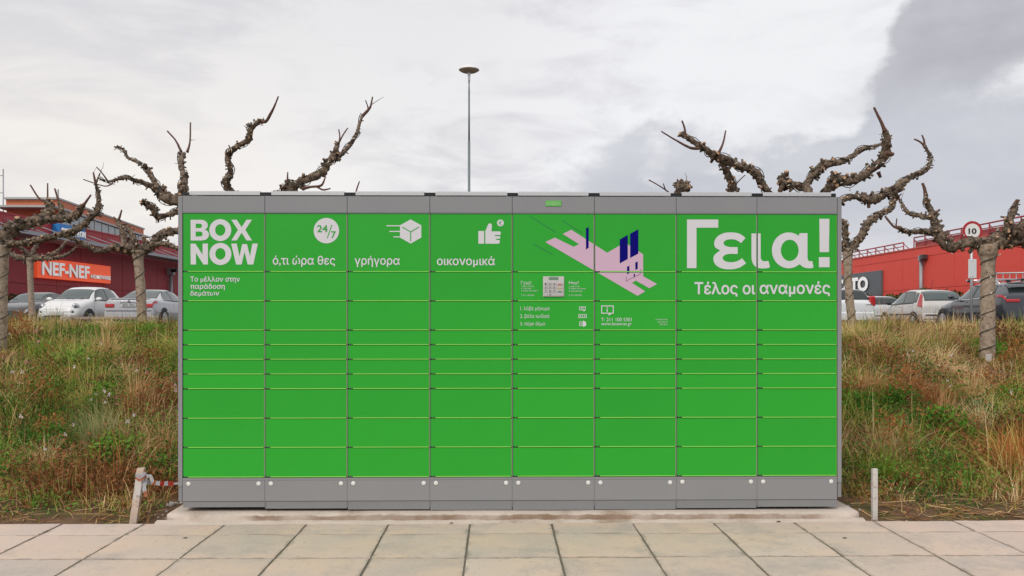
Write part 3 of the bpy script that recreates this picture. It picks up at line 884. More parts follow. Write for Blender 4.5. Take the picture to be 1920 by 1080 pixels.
# ------------------------------------------------------------------ red store on the left
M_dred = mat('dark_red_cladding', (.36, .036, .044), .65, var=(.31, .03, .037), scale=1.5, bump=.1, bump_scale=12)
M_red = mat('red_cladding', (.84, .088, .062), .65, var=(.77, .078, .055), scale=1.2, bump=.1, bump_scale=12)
M_redjoint = mat('cladding_joint', (.10, .01, .012), .8)
M_orange = mat('terracotta_cladding', (.50, .125, .055), .7, var=(.40, .09, .04), scale=.6)
M_steel = mat('painted_steel', (.35, .36, .38), .5, metal=.3)
M_roof = mat('pale_roof_edge', (.42, .44, .43), .6)
M_wglass = mat('window_glass', (.20, .25, .25), .12, spec=.8, var=(.30, .34, .34), scale=.4)
M_mullion = mat('window_mullion', (.55, .56, .55), .5)
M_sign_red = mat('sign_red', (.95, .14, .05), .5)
_b = M_sign_red.node_tree.nodes['Principled BSDF']       # board taken as backlit; glow added to brighten its dim face
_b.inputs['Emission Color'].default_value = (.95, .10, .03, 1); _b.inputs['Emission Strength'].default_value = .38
M_sign_white = mat('sign_white', (.80, .79, .77), .5)
M_sign_glow = mat('sign_white_glow', (.80, .79, .77), .5)
_b = M_sign_glow.node_tree.nodes['Principled BSDF']; _b.inputs['Emission Color'].default_value = (1, .98, .96, 1); _b.inputs['Emission Strength'].default_value = .28  # glow added to whiten facade letters that catch little light
M_sign_blue = mat('sign_blue', (.02, .20, .55), .5)
M_sign_dark = mat('sign_charcoal', (.12, .135, .15), .5)
M_letter_side = mat('letter_side', (.02, .02, .022), .6)

def solid_text(s, w, h, depth, off=.02):
    """extruded lettering in the XZ plane, x from 0 to w, z from 0 to h, front at y = 0 facing -y"""
    cu = bpy.data.curves.new('lettering', 'FONT')
    cu.body = s; cu.size = 1.0; cu.offset = off; cu.resolution_u = 3; cu.extrude = .05
    o = bpy.data.objects.new('lettering', cu); COL.objects.link(o); bpy.context.view_layer.update()
    me = bpy.data.meshes.new_from_object(o); bpy.data.objects.remove(o); bpy.data.curves.remove(cu)
    bm = bmesh.new(); bm.from_mesh(me); bpy.data.meshes.remove(me)
    X = [v.co.x for v in bm.verts]; Y = [v.co.y for v in bm.verts]
    mx, Mx, my, My = min(X), max(X), min(Y), max(Y)
    for v in bm.verts:
        v.co = Vector(((v.co.x - mx) / (Mx - mx) * w, (.05 - v.co.z) * depth / .1, (v.co.y - my) / (My - my) * h))
    bm.normal_update()
    for f in bm.faces:
        f.material_index = 0 if abs(f.normal.y) > .9 else 1
    return bm

XW = -29.5           # the left facade runs along the line of sight
ZR = 7.3
store = thing('retail_store', 'dark red panelled store with terracotta upper floor behind the left car park', 'building', (XW, 60, 0))
def L(name, m, x0, x1, y0, y1, z0, z1, bevel=0, parent=None):
    return box_obj(name, m, parent or store, x0 - XW, x1 - XW, y0 - 60, y1 - 60, z0, z1, bevel)
L('wall', M_redjoint, XW - 16, XW - .06, 36, 100, .4, ZR - .05)
seam = [36 + 3.12 * i for i in range(21)]
seam = [s - 36 + 36.55 for s in seam]
for i in range(len(seam) - 1):
    for z0, z1 in ((.55, 3.3), (3.33, 5.95), (5.98, ZR)):
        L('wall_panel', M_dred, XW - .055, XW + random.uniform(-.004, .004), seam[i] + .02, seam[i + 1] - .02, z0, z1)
L('parapet_cap', M_dred, XW - .3, XW + .05, 36, 100, ZR + .003, ZR + .10)
# projecting light rail with tie rods
rail = L('eaves_rail', M_steel, XW + 1.9, XW + 2.05, 36, 78, 6.0, 6.22)
for i in range(14):
    y = 37 + i * 3.12
    bm = bmesh.new(); cyl(bm, (2.0, y - 60 + 1.2, 6.2), (.02, y - 60, 7.0), .03, n=6); obj('tie_rod', bm, M_steel, store)
L('eaves_soffit', M_roof, XW + .1, XW + 1.88, 36, 78, 6.03, 6.07)
# upper floor
def upper(px, Y, z): v = P(px, 0, Y); return Vector((v.x, Y, z))
A0 = Vector((-37.8, 64, 0)); A1 = Vector((-34.0, 64, 0)); A2 = Vector((-37.0, 85.6, 0)); A3 = Vector((-50, 85.6, 0)); A00 = Vector((-44, 64, 0))
def prism(name, m, pts, z0, z1, parent=store):
    bm = bmesh.new()
    lo = [bm.verts.new((p.x - XW, p.y - 60, z0)) for p in pts]; hi = [bm.verts.new((p.x - XW, p.y - 60, z1)) for p in pts]
    n = len(pts)
    for i in range(n): bm.faces.new((lo[i], lo[(i + 1) % n], hi[(i + 1) % n], hi[i]))
    bm.faces.new(lo[::-1]); bm.faces.new(hi)
    bmesh.ops.recalc_face_normals(bm, faces=bm.faces)
    return obj(name, bm, m, parent)
Fp = [Vector((-37.9, 64)), Vector((-34.0, 64)), Vector((-37.0, 85.6)), Vector((-42, 85.6))]
def grow(pts, d):
    c = sum(pts, Vector((0, 0))) / len(pts); return [p + (p - c).normalized() * d for p in pts]
prism('upper_wall', M_orange, Fp, 7.2, 10.10)
prism('roof', M_roof, grow(Fp, .35), 10.10, 10.24)
prism('canopy', M_roof, grow(Fp, 1.5), 9.35, 9.50)
prism('orange_band', mat('pale_terracotta', (.60, .19, .09), .7, var=(.46, .12, .06), scale=.9), grow(Fp, .10), 9.55, 10.08)
# terracotta panels of the band, told apart by joints
# glazing along the receding side
a, b = Vector((-33.93, 64.3)), Vector((-36.9, 85.4))
nwin = 12
for i in range(nwin):
    p0 = a + (b - a) * (i / nwin); p1 = a + (b - a) * ((i + 1) / nwin)
    d = (p1 - p0).normalized(); nrm = Vector((-d.y, d.x)) * -1
    q = [p0 + d * .06, p1 - d * .06, p1 - d * .06 + nrm * .04, p0 + d * .06 + nrm * .04]
    w = prism('window', M_wglass, q, 7.6, 9.3)
    q = [p0 - d * .05, p0 + d * .05, p0 + d * .05 + nrm * .09, p0 - d * .05 + nrm * .09]
    prism('window_frame', M_mullion, q, 7.5, 9.34, w if False else store)
# roof terrace beyond with pale glass screen
for i in range(5):
    y = 86 + i * 2.2
    x = -35.6 - i * .1
    prism('terrace_screen', M_wglass, [Vector((x, y)), Vector((x + .05, y)), Vector((x + .05, y + 2.0)), Vector((x, y + 2.0))], 7.4, 8.9 - i * .12)
    bm = bmesh.new(); cyl(bm, (x - XW, y - 60, 7.3), (x - XW, y - 60, 9.2), .05, n=6); obj('terrace_post', bm, M_steel, store)
# signs
def facade_sign(name, label, y0, y1, z0, z1, m, words, face=1, xw=XW, thick=.25):
    """sign box on a facade that faces +x (face=1) or -x (face=-1); reads left to right as seen from the car park"""
    t = thing(name, label, 'sign', (xw, (y0 + y1) / 2, z0), PI / 2 if face > 0 else -PI / 2)
    w = y1 - y0; h = z1 - z0
    bm = bmesh.new(); box(bm, -w / 2, w / 2, -thick, -.012, 0, h, .02); obj('sign_board', bm, m, t)
    for s, a_, b_, c_, d_, off in words:
        bm = solid_text(s, w * (b_ - a_), h * (d_ - c_), .10, off)
        bmesh.ops.translate(bm, verts=bm.verts, vec=(-w / 2 + w * a_, -thick - .11, h * c_))
        obj('lettering', bm, [M_sign_glow, M_letter_side if face < 0 else M_sign_white], t)
    return t
# local -y faces +x after rotating by +90 deg
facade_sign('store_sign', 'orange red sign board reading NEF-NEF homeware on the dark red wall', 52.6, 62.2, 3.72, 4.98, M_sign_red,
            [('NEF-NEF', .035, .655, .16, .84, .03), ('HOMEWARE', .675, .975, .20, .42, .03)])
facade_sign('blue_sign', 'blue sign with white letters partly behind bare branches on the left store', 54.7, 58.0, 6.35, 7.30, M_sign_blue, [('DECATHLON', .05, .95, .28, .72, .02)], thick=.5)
# downpipe with lamp
pp = thing('downpipe', 'grey downpipe with a square hopper at the right end of the dark red store', 'downpipe', (XW + .25, 73.2, .8))
bm = bmesh.new(); cyl(bm, (0, 0, 0), (0, 0, 4.1), .14, n=10); obj('pipe', bm, M_steel, pp)
bm = bmesh.new(); box(bm, -.28, .28, -.25, .25, 4.1, 4.7, .03); obj('hopper', bm, M_steel, pp)
bm = bmesh.new(); cyl(bm, (.1, -.1, 4.45), (.75, -.5, 4.5), .16, n=10); obj('lamp_head', bm, mat('lamp_dark', (.03, .03, .03), .4), pp)
# antenna mast
mt = thing('antenna_mast', 'thin grey antenna mast with short arms above the left store roof', 'mast', (-47.1, 79, 7))
bm = bmesh.new(); cyl(bm, (0, 0, 0), (0, 0, 8.0), .06, n=8); obj('pole', bm, M_steel, mt)
for z in (7.4, 5.8, 3.2):
    bm = bmesh.new(); cyl(bm, (-.6, 0, z), (.05, 0, z), .035, n=6); obj('arm', bm, M_steel, mt)
mt = thing('roof_pole', 'short grey vent pole on the left store upper roof', 'pole', (-37.5, 70.5, 10.24))
bm = bmesh.new(); cyl(bm, (0, 0, 0), (0, 0, 1.6), .07, n=8); obj('pole', bm, M_steel, mt)

# ------------------------------------------------------------------ red store on the right
XQ = 35.2
ZQ = 7.25
st2 = thing('retail_store', 'bright red panelled store with a roof railing behind the right car park', 'building', (XQ, 70, 0))
def R(name, m, x0, x1, y0, y1, z0, z1, bevel=0, parent=None):
    return box_obj(name, m, parent or st2, x0 - XQ, x1 - XQ, y0 - 70, y1 - 70, z0, z1, bevel)
R('wall', M_redjoint, XQ + .06, XQ + 16, 46, 100, .4, ZQ - .05)
seam = [45.4 + 4.5 * i for i in range(13)]
for i in range(len(seam) - 1):
    for z0, z1 in ((.55, 3.7), (3.73, 6.45), (6.48, ZQ)):
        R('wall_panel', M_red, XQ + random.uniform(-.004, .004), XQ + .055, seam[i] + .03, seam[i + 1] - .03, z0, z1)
R('parapet_cap', mat('light_red_cap', (.62, .10, .08), .6), XQ - .06, XQ + .3, 46, 99.4, ZQ + .003, ZQ + .12)
M_rail = mat('red_railing', (.36, .035, .045), .6)
# roof railing, set back a little
for y0, y1, z in ((50, 76, 8.35), (78, 99, 8.1)):
    xr = XQ + .6
    bm = bmesh.new(); cyl(bm, (xr - XQ, y0 - 70, z), (xr - XQ, y1 - 70, z), .06, n=6); obj('handrail', bm, M_rail, st2)
    bm = bmesh.new(); cyl(bm, (xr - XQ, y0 - 70, z - .35), (xr - XQ, y1 - 70, z - .35), .04, n=6); obj('middle_rail', bm, M_rail, st2)
    y = y0
    while y <= y1:
        bm = bmesh.new(); cyl(bm, (xr - XQ, y - 70, ZQ), (xr - XQ, y - 70, z), .05, n=6); obj('rail_post', bm, M_rail, st2)
        bm = bmesh.new(); cyl(bm, (xr - XQ, y - 70, z - .1), (xr - XQ + .7, y - 70, ZQ + .1), .035, n=6); obj('rail_brace', bm, M_rail, st2)
        y += 2.0
R('railing_panel', mat('railing_mesh', (.42, .09, .09), .7), XQ + .72, XQ + .74, 50, 76, ZQ + .1, 7.95)
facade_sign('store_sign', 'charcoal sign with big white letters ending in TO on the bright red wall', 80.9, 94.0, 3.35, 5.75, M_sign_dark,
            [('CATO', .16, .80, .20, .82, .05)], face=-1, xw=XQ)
pp = thing('downpipe', 'grey downpipe with a boxed hopper on the bright red wall behind the silver hatchback', 'downpipe', (XQ - .25, 72.9, .8))
bm = bmesh.new(); cyl(bm, (0, 0, 0), (0, 0, 5.3), .15, n=10); obj('pipe', bm, M_steel, pp)
bm = bmesh.new(); box(bm, -.2, .2, -.25, .2, 5.3, 5.75, .03); obj('hopper', bm, M_steel, pp)
bm = bmesh.new(); box(bm, -.3, .2, -.75, -.26, 5.38, 5.8, .04); obj('lamp_head', bm, mat('lamp_dark', (.06, .05, .05), .4), pp)

# ------------------------------------------------------------------ trolley rails at the right
tr = thing('trolley_railing', 'pale steel trolley railing in front of the bright red wall at the right edge', 'railing', (20.5, 34, .8))
M_galv = mat('galvanised_steel', (.50, .51, .52), .45, metal=.5)
for z in (1.62, 1.95, 2.22):
    bm = bmesh.new(); cyl(bm, (-1.4, .25 * (2.22 - z), z), (4, -.5 + .25 * (2.22 - z), z + .10), .03, n=6); obj('rail', bm, M_galv, tr)
for i in range(22):
    x = -1.4 + i * .25
    bm = bmesh.new(); cyl(bm, (x, -.09 * i * .25 + .1, 0), (x, -.09 * i * .25 + .1, 2.2), .018, n=6); obj('bar', bm, M_galv, tr)

# ------------------------------------------------------------------ lamp post
lp = thing('street_lamp', 'tall grey lamp post with a mushroom shaped head rising behind the locker bank', 'street lamp', (P(879.5, 0, 29.5).x, 29.5, .85))
def zl(py): return CAM_H - (py - HORIZON) / FPX * 29.5 - .85
M_pole = mat('grey_green_pole', (.17, .205, .215), .5, var=(.20, .235, .24), scale=2)
bm = bmesh.new(); cyl(bm, (0, 0, 0), (0, 0, zl(267)), .045, n=14); cyl(bm, (0, 0, zl(267)), (0, 0, zl(265)), .045, .033, n=14); obj('lower_pole', bm, M_pole, lp)
bm = bmesh.new(); cyl(bm, (0, 0, zl(267) - .1), (0, 0, zl(170)), .033, n=14); cyl(bm, (0, 0, zl(170) - .02), (0, 0, zl(154)), .024, n=12); obj('upper_pole', bm, M_pole, lp)
M_lampw = mat('lamp_white', (.80, .80, .80), .4); M_lampb = mat('lamp_louvre', (.42, .31, .20), .6, var=(.55, .43, .30), scale=9)
bm = bmesh.new(); cyl(bm, (0, 0, zl(155)), (0, 0, zl(135)), .030, .062, n=16); obj('neck', bm, M_lampw, lp)
hz0 = zl(131.5)
bm = bmesh.new(); lathe(bm, [(.355, hz0), (.352, hz0 + .02), (.30, hz0 + .075), (.22, hz0 + .125), (.12, hz0 + .158), (.001, hz0 + .17)], 36); obj('lamp_shade', bm, M_lampw, lp)
bm = bmesh.new(); lathe(bm, [(.14, hz0 - .09), (.26, hz0 - .06), (.34, hz0 - .012), (.352, hz0 - .002)], 36); obj('reflector', bm, M_lampb, lp)

# ------------------------------------------------------------------ speed sign
sp = P(1822.5, 433, 26)
t = thing('speed_limit_sign', 'round red rimmed speed limit sign reading 10 on a grey post', 'road sign', (sp.x, 26, hz(sp.x, 26)))
def zs(py): return CAM_H - (py - HORIZON) / FPX * 26 - t.location.z
bm = bmesh.new(); cyl(bm, (0, .03, 0), (0, .03, zs(414)), .038, n=12); obj('post', bm, M_galv, t)
RX90 = Matrix.Rotation(PI / 2, 4, 'X')
def disc(r, th, y, z, n=40):
    bm = bmesh.new(); lathe(bm, [(r, 0), (r, th)], n, Matrix.Translation((0, y, z)) @ RX90); return bm
zc = zs(433.5)
obj('sign_rim', disc(.305, .012, -.015, zc), mat('sign_rim_red', (.42, .015, .02), .4), t)
obj('sign_face', disc(.228, .004, -.0275, zc), M_sign_white, t)
bm = solid_text('10', .245, .175, .004, .03); bmesh.ops.translate(bm, verts=bm.verts, vec=(-.125, -.037, zc - .088)); obj('lettering', bm, [M_letter_side, M_letter_side], t)
bm = bmesh.new(); box(bm, -.125, .125, -.03, -.012, zs(521.5), zs(486), .006)
pl = obj('plate', bm, mat('back_plate_white', (.66, .68, .69), .5), t)
for z in (zs(490), zs(518)):
    obj('bolt', disc(.014, .006, -.031, z, 10), M_steel, pl)

# ------------------------------------------------------------------ hedges
M_hedge = mat('hedge_leaf', (.05, .075, .02), .7, spec=.1, island=[(.020, .035, .010), (.05, .075, .02), (.085, .11, .03), (.10, .075, .03)])
M_bark0 = mat('woody_stem', (.10, .07, .045), .9)
def leaf_cloud(pts, size, rng, nrm_up=.3):
    """one quad leaf at each point; returns verts, faces"""
    n = len(pts)
    d = rng.normal(size=(n, 3)); d[:, 2] += nrm_up; d /= np.linalg.norm(d, axis=1)[:, None]
    r = rng.normal(size=(n, 3)); s = np.cross(d, r); s /= np.linalg.norm(s, axis=1)[:, None]
    s2 = np.cross(d, s)
    L_ = size * rng.uniform(.6, 1.4, n)[:, None]; W_ = L_ * rng.uniform(.3, .5, n)[:, None]
    v = np.stack([pts - d * L_ * .5, pts + s * W_ * .5, pts + d * L_ * .5, pts - s * W_ * .5 + s2 * W_ * .2], 1).reshape(-1, 3)
    return v, np.arange(n * 4).reshape(n, 4)
def np_mesh(name, v, f, mats, midx=None, parent=None, loc=None):
    me = bpy.data.meshes.new(name)
    me.vertices.add(len(v)); me.vertices.foreach_set('co', np.asarray(v, np.float32).ravel())
    f = np.asarray(f, np.int32); k = f.shape[1]
    me.loops.add(f.size); me.loops.foreach_set('vertex_index', f.ravel())
    me.polygons.add(len(f)); me.polygons.foreach_set('loop_start', np.arange(0, f.size, k, dtype=np.int32)); me.polygons.foreach_set('loop_total', np.full(len(f), k, np.int32))
    if midx is not None: me.polygons.foreach_set('material_index', np.asarray(midx, np.int32))
    me.update(calc_edges=True); me.validate()
    return link_mesh(name, me, parent, mats, loc)
def hedge(label, x, y0, y1, z0, h, w, n):
    t = thing('hedge', label, 'hedge', (x, (y0 + y1) / 2, z0))
    L_ = y1 - y0
    yy = RNG.uniform(-L_ / 2, L_ / 2, n)
    th = RNG.uniform(0, PI, n)
    bumps = np.array([.85 + .25 * mnoise.noise(Vector((a * .5, 0, x))) + .15 * mnoise.noise(Vector((a * 1.7, 4, x))) for a in yy])
    rad = RNG.uniform(.75, 1.05, n) * bumps
    p = np.stack([np.cos(th) * w * rad, yy, np.abs(np.sin(th)) ** .7 * h * rad], 1)
    v, f = leaf_cloud(p, .30, RNG)
    np_mesh('foliage', v, f, (M_hedge,), parent=t)
    bm = bmesh.new()
    for i in range(int(L_ / 1.2)):
        yb = -L_ / 2 + i * 1.2
        cyl(bm, (0, yb, 0), (.1, yb + .1, h * .7), .05, .02, n=6)
    obj('stems', bm, M_bark0, t)
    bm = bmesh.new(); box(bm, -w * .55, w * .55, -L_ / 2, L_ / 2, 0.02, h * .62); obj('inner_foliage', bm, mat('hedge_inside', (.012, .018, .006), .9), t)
hedge('long clipped dark green hedge along the foot of the bright red wall', XQ - 1.6, 44, 97, .8, 2.75, .9, 20000)
hedge('low patchy green hedge at the foot of the dark red wall behind the cars', XW + 1.2, 42, 80, .85, 1.85, .7, 9000)
# parapet fragment of shrubs by the fence
# ------------------------------------------------------------------ cars
M_glass = mat('car_glass', (.02, .03, .03), .06, spec=.5, coat=.25)
M_glass_l = mat('car_glass_pale', (.075, .10, .095), .08, spec=.5, coat=.25)
M_tyre = mat('tyre_rubber', (.02, .02, .02), .85)
M_rim = mat('alloy_rim', (.45, .45, .46), .3, metal=.7)
M_trim = mat('black_trim', (.02, .02, .022), .5)
M_lamp_red = mat('rear_lamp_red', (.48, .012, .015), .15, coat=.5)
M_lamp_clear = mat('clear_lamp', (.55, .56, .58), .12, coat=.6, metal=.3)
M_reflector = mat('lamp_reflector', (.16, .17, .18), .2, spec=.6)
M_plate = mat('number_plate', (.62, .62, .60), .4)
M_chrome = mat('chrome', (.7, .7, .7), .12, metal=1.0)
def paint(name, col, metal=0.0, rough=.28): return mat(name, col, rough, metal=metal, coat=.35, spec=.5)

class Car:
    def __init__(s, label, stations, L, W, pos, heading, pm, group='cars in the car park', ground=None):
        gz = hz(pos[0], pos[1]) + .012 if ground is None else ground
        s.t = thing('parked_car', label, 'car', (pos[0], pos[1], gz), heading, group)
        s.L, s.W, s.pm = L, W, pm
        st = np.array(stations, float)            # x, halfwidth, zlow, zbelt, ztop, halfwidth at top
        st[:, 0] *= L
        s.st = st
        s.u = catmull_keep(st, 7)
        s.build()
    def ring(s, row):
        x, w, zl, zb, zt, wt = row
        m = (zl + zb) / 2
        pts = [(0, zl), (.80 * w, zl), (.965 * w, zl + .07), (w, m - .02), (.985 * w, zb - .10), (.945 * w, zb), (wt + (.945 * w - wt) * .35, zb + (zt - zb) * .60), (wt, zb + (zt - zb) * .88), (wt * .80, zt - .012 * (zt - zb > .15)), (wt * .4, zt), (0, zt + .004)]
        return pts
    def surf(s, x, v):
        """point on the body: x along the length in metres, v ring parameter 0..10 (right side positive y)"""
        xs = s.u[:, 0]
        i = int(np.clip(np.searchsorted(xs, x) - 1, 0, len(xs) - 2))
        t = (x - xs[i]) / max(1e-6, xs[i + 1] - xs[i])
        row = s.u[i] * (1 - t) + s.u[i + 1] * t
        p = s.ring(row); k = int(min(9, math.floor(v))); f = v - k
        a, b = p[k], p[k + 1]
        return Vector((x, a[0] + (b[0] - a[0]) * f, a[1] + (b[1] - a[1]) * f))
    def build(s):
        bm = bmesh.new(); rings = []
        for row in s.u:
            p = s.ring(row)
            full = [(y, z) for y, z in p] + [(-y, z) for y, z in p[-2:0:-1]]
            rings.append([bm.verts.new((row[0], y, z)) for y, z in full])
        n = len(rings[0])
        for A, B in zip(rings, rings[1:]):
            for k in range(n):
                f = bm.faces.new((A[k], A[(k + 1) % n], B[(k + 1) % n], B[k])); f.smooth = True
        bm.faces.new(rings[0][::-1]); bm.faces.new(rings[-1])
        bmesh.ops.recalc_face_normals(bm, faces=bm.faces)
        s.body = obj('body', bm, s.pm, s.t)
    def patch(s, name, m, x0, x1, v0, v1, side=1, nx_=10, nv=5, off=.008, parent=None, x0b=None, x1b=None, full=False):
        if name in ('side_window', 'quarter_window', 'rear_window', 'windscreen'):
            e = .022
            s._patch('window_seal', M_trim, x0 - e, x1 + e, v0 - (.14 if not full else .18), v1 + (.10 if not full else 0), side, nx_, nv, off - .004, None, None if x0b is None else x0b - e, None if x1b is None else x1b + e, full)
        return s._patch(name, m, x0, x1, v0, v1, side, nx_, nv, off, parent, x0b, x1b, full)
    def _patch(s, name, m, x0, x1, v0, v1, side=1, nx_=10, nv=5, off=.008, parent=None, x0b=None, x1b=None, full=False):
        """panel lying on the body; x0b/x1b: x limits at v1 (slanted ends); full: across the car from v0 over the middle"""
        bm = bmesh.new(); g = []
        vs = list(np.linspace(v0, v1, nv + 1))
        for i in range(nx_ + 1):
            col = []
            ti = i / nx_
            if full:
                seq = [(v, 1) for v in vs] + [(v, -1) for v in vs[::-1]]
            else: seq = [(v, side) for v in vs]
            for v, sd in seq:
                tv = (v - v0) / max(1e-6, v1 - v0)
                a = x0 + ((x0b if x0b is not None else x0) - x0) * tv; b = x1 + ((x1b if x1b is not None else x1) - x1) * tv
                x = a + (b - a) * ti
                q = s.surf(x, v)
                e = .01
                n = (s.surf(min(s.L, x + e), v) - s.surf(max(0, x - e), v)).cross(s.surf(x, min(9.99, v + .05)) - s.surf(x, max(0, v - .05)))
                if n.length < 1e-9: n = Vector((0, 0, 1))
                n.normalize()
                if n.y * 1.0 + n.z * .5 < -.2 and v < 9: n = -n
                if v >= 6 and n.z < 0: n = -n
                q = q + n * off
                col.append(bm.verts.new((q.x, q.y * sd, q.z)))
            g.append(col)
        for A, B in zip(g, g[1:]):
            for k in range(len(A) - 1):
                f = bm.faces.new((A[k], A[k + 1], B[k + 1], B[k])); f.smooth = True
        bmesh.ops.recalc_face_normals(bm, faces=bm.faces)
        return obj(name, bm, m, parent or s.t)
    def wheels(s, xf, xr, r=.31):
        w = s.W / 2
        for x in (xf, xr):
            for sd in (1, -1):
                bm = bmesh.new()
                M = Matrix.Translation((x, sd * (w - .055), r)) @ Matrix.Rotation(PI / 2 * -sd, 4, 'X')
                lathe(bm, [(r + .075, -.10), (r + .075, .0605), (r + .060, .062), (r + .02, .0615)], 28, M)
                obj('wheel_arch', bm, M_trim, s.t)
                wh = bpy.data.objects.new('wheel', None); COL.objects.link(wh); wh.parent = s.t
                bm = bmesh.new(); lathe(bm, [(r * .6, -.10), (r * .9, -.10), (r, -.07), (r, .055), (r * .95, .075), (r * .72, .078), (r * .70, .066)], 28, M); obj('tyre', bm, M_tyre, wh)
                bm = bmesh.new(); lathe(bm, [(r * .69, .055), (r * .69, .076), (r * .63, .070)], 24, M); lathe(bm, [(r * .17, .05), (r * .17, .085)], 12, M)
                for k in range(5):
                    a = 2 * PI * k / 5
                    Mk = M @ Matrix.Rotation(a, 4, 'Z')
                    box(bm, r * .12, r * .66, -r * .085, r * .085, .062, .080, 0, 0, Mk)
                obj('rim', bm, M_rim, wh)
    def mirrors(s, x, z, m):
        for sd in (1, -1):
            bm = bmesh.new()
            bmesh.ops.create_icosphere(bm, subdivisions=2, radius=1, matrix=Matrix.Translation((x, sd * (s.W / 2 + .09), z)) @ Matrix.Diagonal((.07, .11, .075, 1)))
            o = obj('wing_mirror', bm, m, s.t, smooth=True)
            box_obj('mirror_arm', M_trim, o, x - .03, x + .03, min(sd * (s.W / 2 - .12), sd * (s.W / 2 + .02)), max(sd * (s.W / 2 - .12), sd * (s.W / 2 + .02)), z - .07, z - .04)
    def bx(s, name, m, x0, x1, y0, y1, z0, z1, bev=.01, parent=None):
        return box_obj(name, m, parent or s.t, x0, x1, y0, y1, z0, z1, bev)
    def seam(s, x, v0, v1, side, xb=None):
        s.patch('panel_gap', M_trim, x - .006, x + .006, v0, v1, side, 1, 8, .003, x0b=(xb or x) - .006, x1b=(xb or x) + .006)
    def handles(s, xs):
        for x in xs:
            for sd in (1, -1):
                q = s.surf(x, 4.2); s.bx('door_handle', s.pm, x - .08, x + .08, sd * q.y - .02, sd * q.y + .02, q.z - .015, q.z + .015, .006)
def catmull_keep(st, n):
    o = catmull(st, n)
    o[:, 0] = np.maximum.accumulate(o[:, 0])
    return o
def plate(c, x, z, rear=True, text=None, w=.52):
    y = w / 2
    p = c.bx('number_plate', M_plate, x - (.014 if rear else -.004), x + (.004 if rear else .022), -y, y, z - .055, z + .055, .003)
    if text:
        bm = solid_text(text, w * .82, .07, .003, .02)
        Mx = Matrix.Translation((x - .016, y * .82, z - .035)) @ Matrix.Rotation(-PI / 2, 4, 'Z')
        bmesh.ops.transform(bm, matrix=Mx, verts=bm.verts); obj('lettering', bm, [M_letter_side, M_letter_side], p)

HY = PI / 2                    # local +x is the nose; heading pi/2 points away from the camera
# hatchback seen from behind (silver, right)
HATCH = [(0, .70, .38, .62, .66, .60), (.004, .81, .30, .80, .86, .74), (.02, .82, .26, .93, 1.00, .72), (.055, .825, .24, .95, 1.20, .68), (.10, .83, .23, .96, 1.37, .66), (.17, .835, .22, .96, 1.45, .64), (.28, .835, .21, .95, 1.49, .63), (.42, .835, .21, .94, 1.50, .62),
         (.55, .835, .21, .93, 1.42, .58), (.66, .83, .21, .92, 1.20, .58), (.74, .83, .21, .90, 1.00, .64), (.84, .82, .22, .82, .87, .62), (.93, .78, .24, .68, .74, .58), (.975, .70, .28, .56, .62, .52), (1, .55, .36, .48, .52, .40)]
def hatchback(label, pos, heading, pm, glass=M_glass, L=3.85, W=1.67, small=False):
    c = Car(label, HATCH, L, W, pos, heading, pm)
    c.patch('rear_window', glass, .035 * L, .135 * L, 7.35, 10, nx_=8, full=True)
    for sd in (1, -1):
        c.patch('side_window', glass, .20 * L, .40 * L, 5.15, 6.9, sd, x0b=.22 * L, x1b=.405 * L)
        c.patch('side_window', glass, .415 * L, .66 * L, 5.15, 6.9, sd, x0b=.42 * L, x1b=.54 * L)
        c.patch('quarter_window', glass, .145 * L, .188 * L, 5.3, 6.7, sd, 4)
        c.patch('rear_lamp', M_lamp_red, .004 * L, .10 * L, 4.0, 7.0, sd, 5, 8, .02, x0b=.07 * L, x1b=.11 * L)
        c.seam(.405 * L, 1.5, 5.0, sd); c.seam(.20 * L, 3.2, 5.0, sd); c.seam(.68 * L, 1.5, 5.0, sd)
        c.patch('side_moulding', M_trim, .22 * L, .70 * L, 2.95, 3.12, sd, 8, 1, .012)
    c.patch('windscreen', glass, .57 * L, .735 * L, 7.3, 10, nx_=8, full=True)
    c.wheels(.815 * L, .175 * L, .30); c.mirrors(.66 * L, 1.0, M_trim); c.handles([.25 * L, .45 * L])
    c.bx('rear_bumper', pm, -.035, .10, -.80, .80, .36, .60, .04)
    c.bx('bumper_strip', M_trim, -.045, .0, -.72, .72, .50, .56, .01)
    plate(c, -.012, .80)
    bm = bmesh.new(); cyl(bm, (1.0, 0, 1.48), (.80, .05, 1.85), .006, n=5); obj('aerial', bm, M_trim, c.t)
    return c
M_silver = paint('silver_beige_paint', (.60, .58, .55), 0)
M_white_p = paint('white_paint', (.76, .755, .74))
M_white_q = paint('cool_white_paint', (.72, .735, .75))
M_silver2 = paint('silver_blue_paint', (.50, .51, .54), 0)
M_black_p = paint('black_paint', (.018, .02, .024)); M_black_p.node_tree.nodes['Principled BSDF'].inputs['Coat Weight'].default_value = 1.0
M_grey_p = paint('dark_grey_paint', (.035, .04, .052), .1)
M_grey_p.node_tree.nodes['Principled BSDF'].inputs['Coat Weight'].default_value = 1.0
M_silver3 = paint('pale_silver_paint', (.55, .56, .57), 0)
hatchback('silver beige hatchback seen from behind beside the dark sport utility car', (15.82, 31.2), HY, M_silver, M_glass_l)
hatchback('small pale silver car far back beside the white estate', (17.8, 40.5), HY, M_silver3, M_glass)

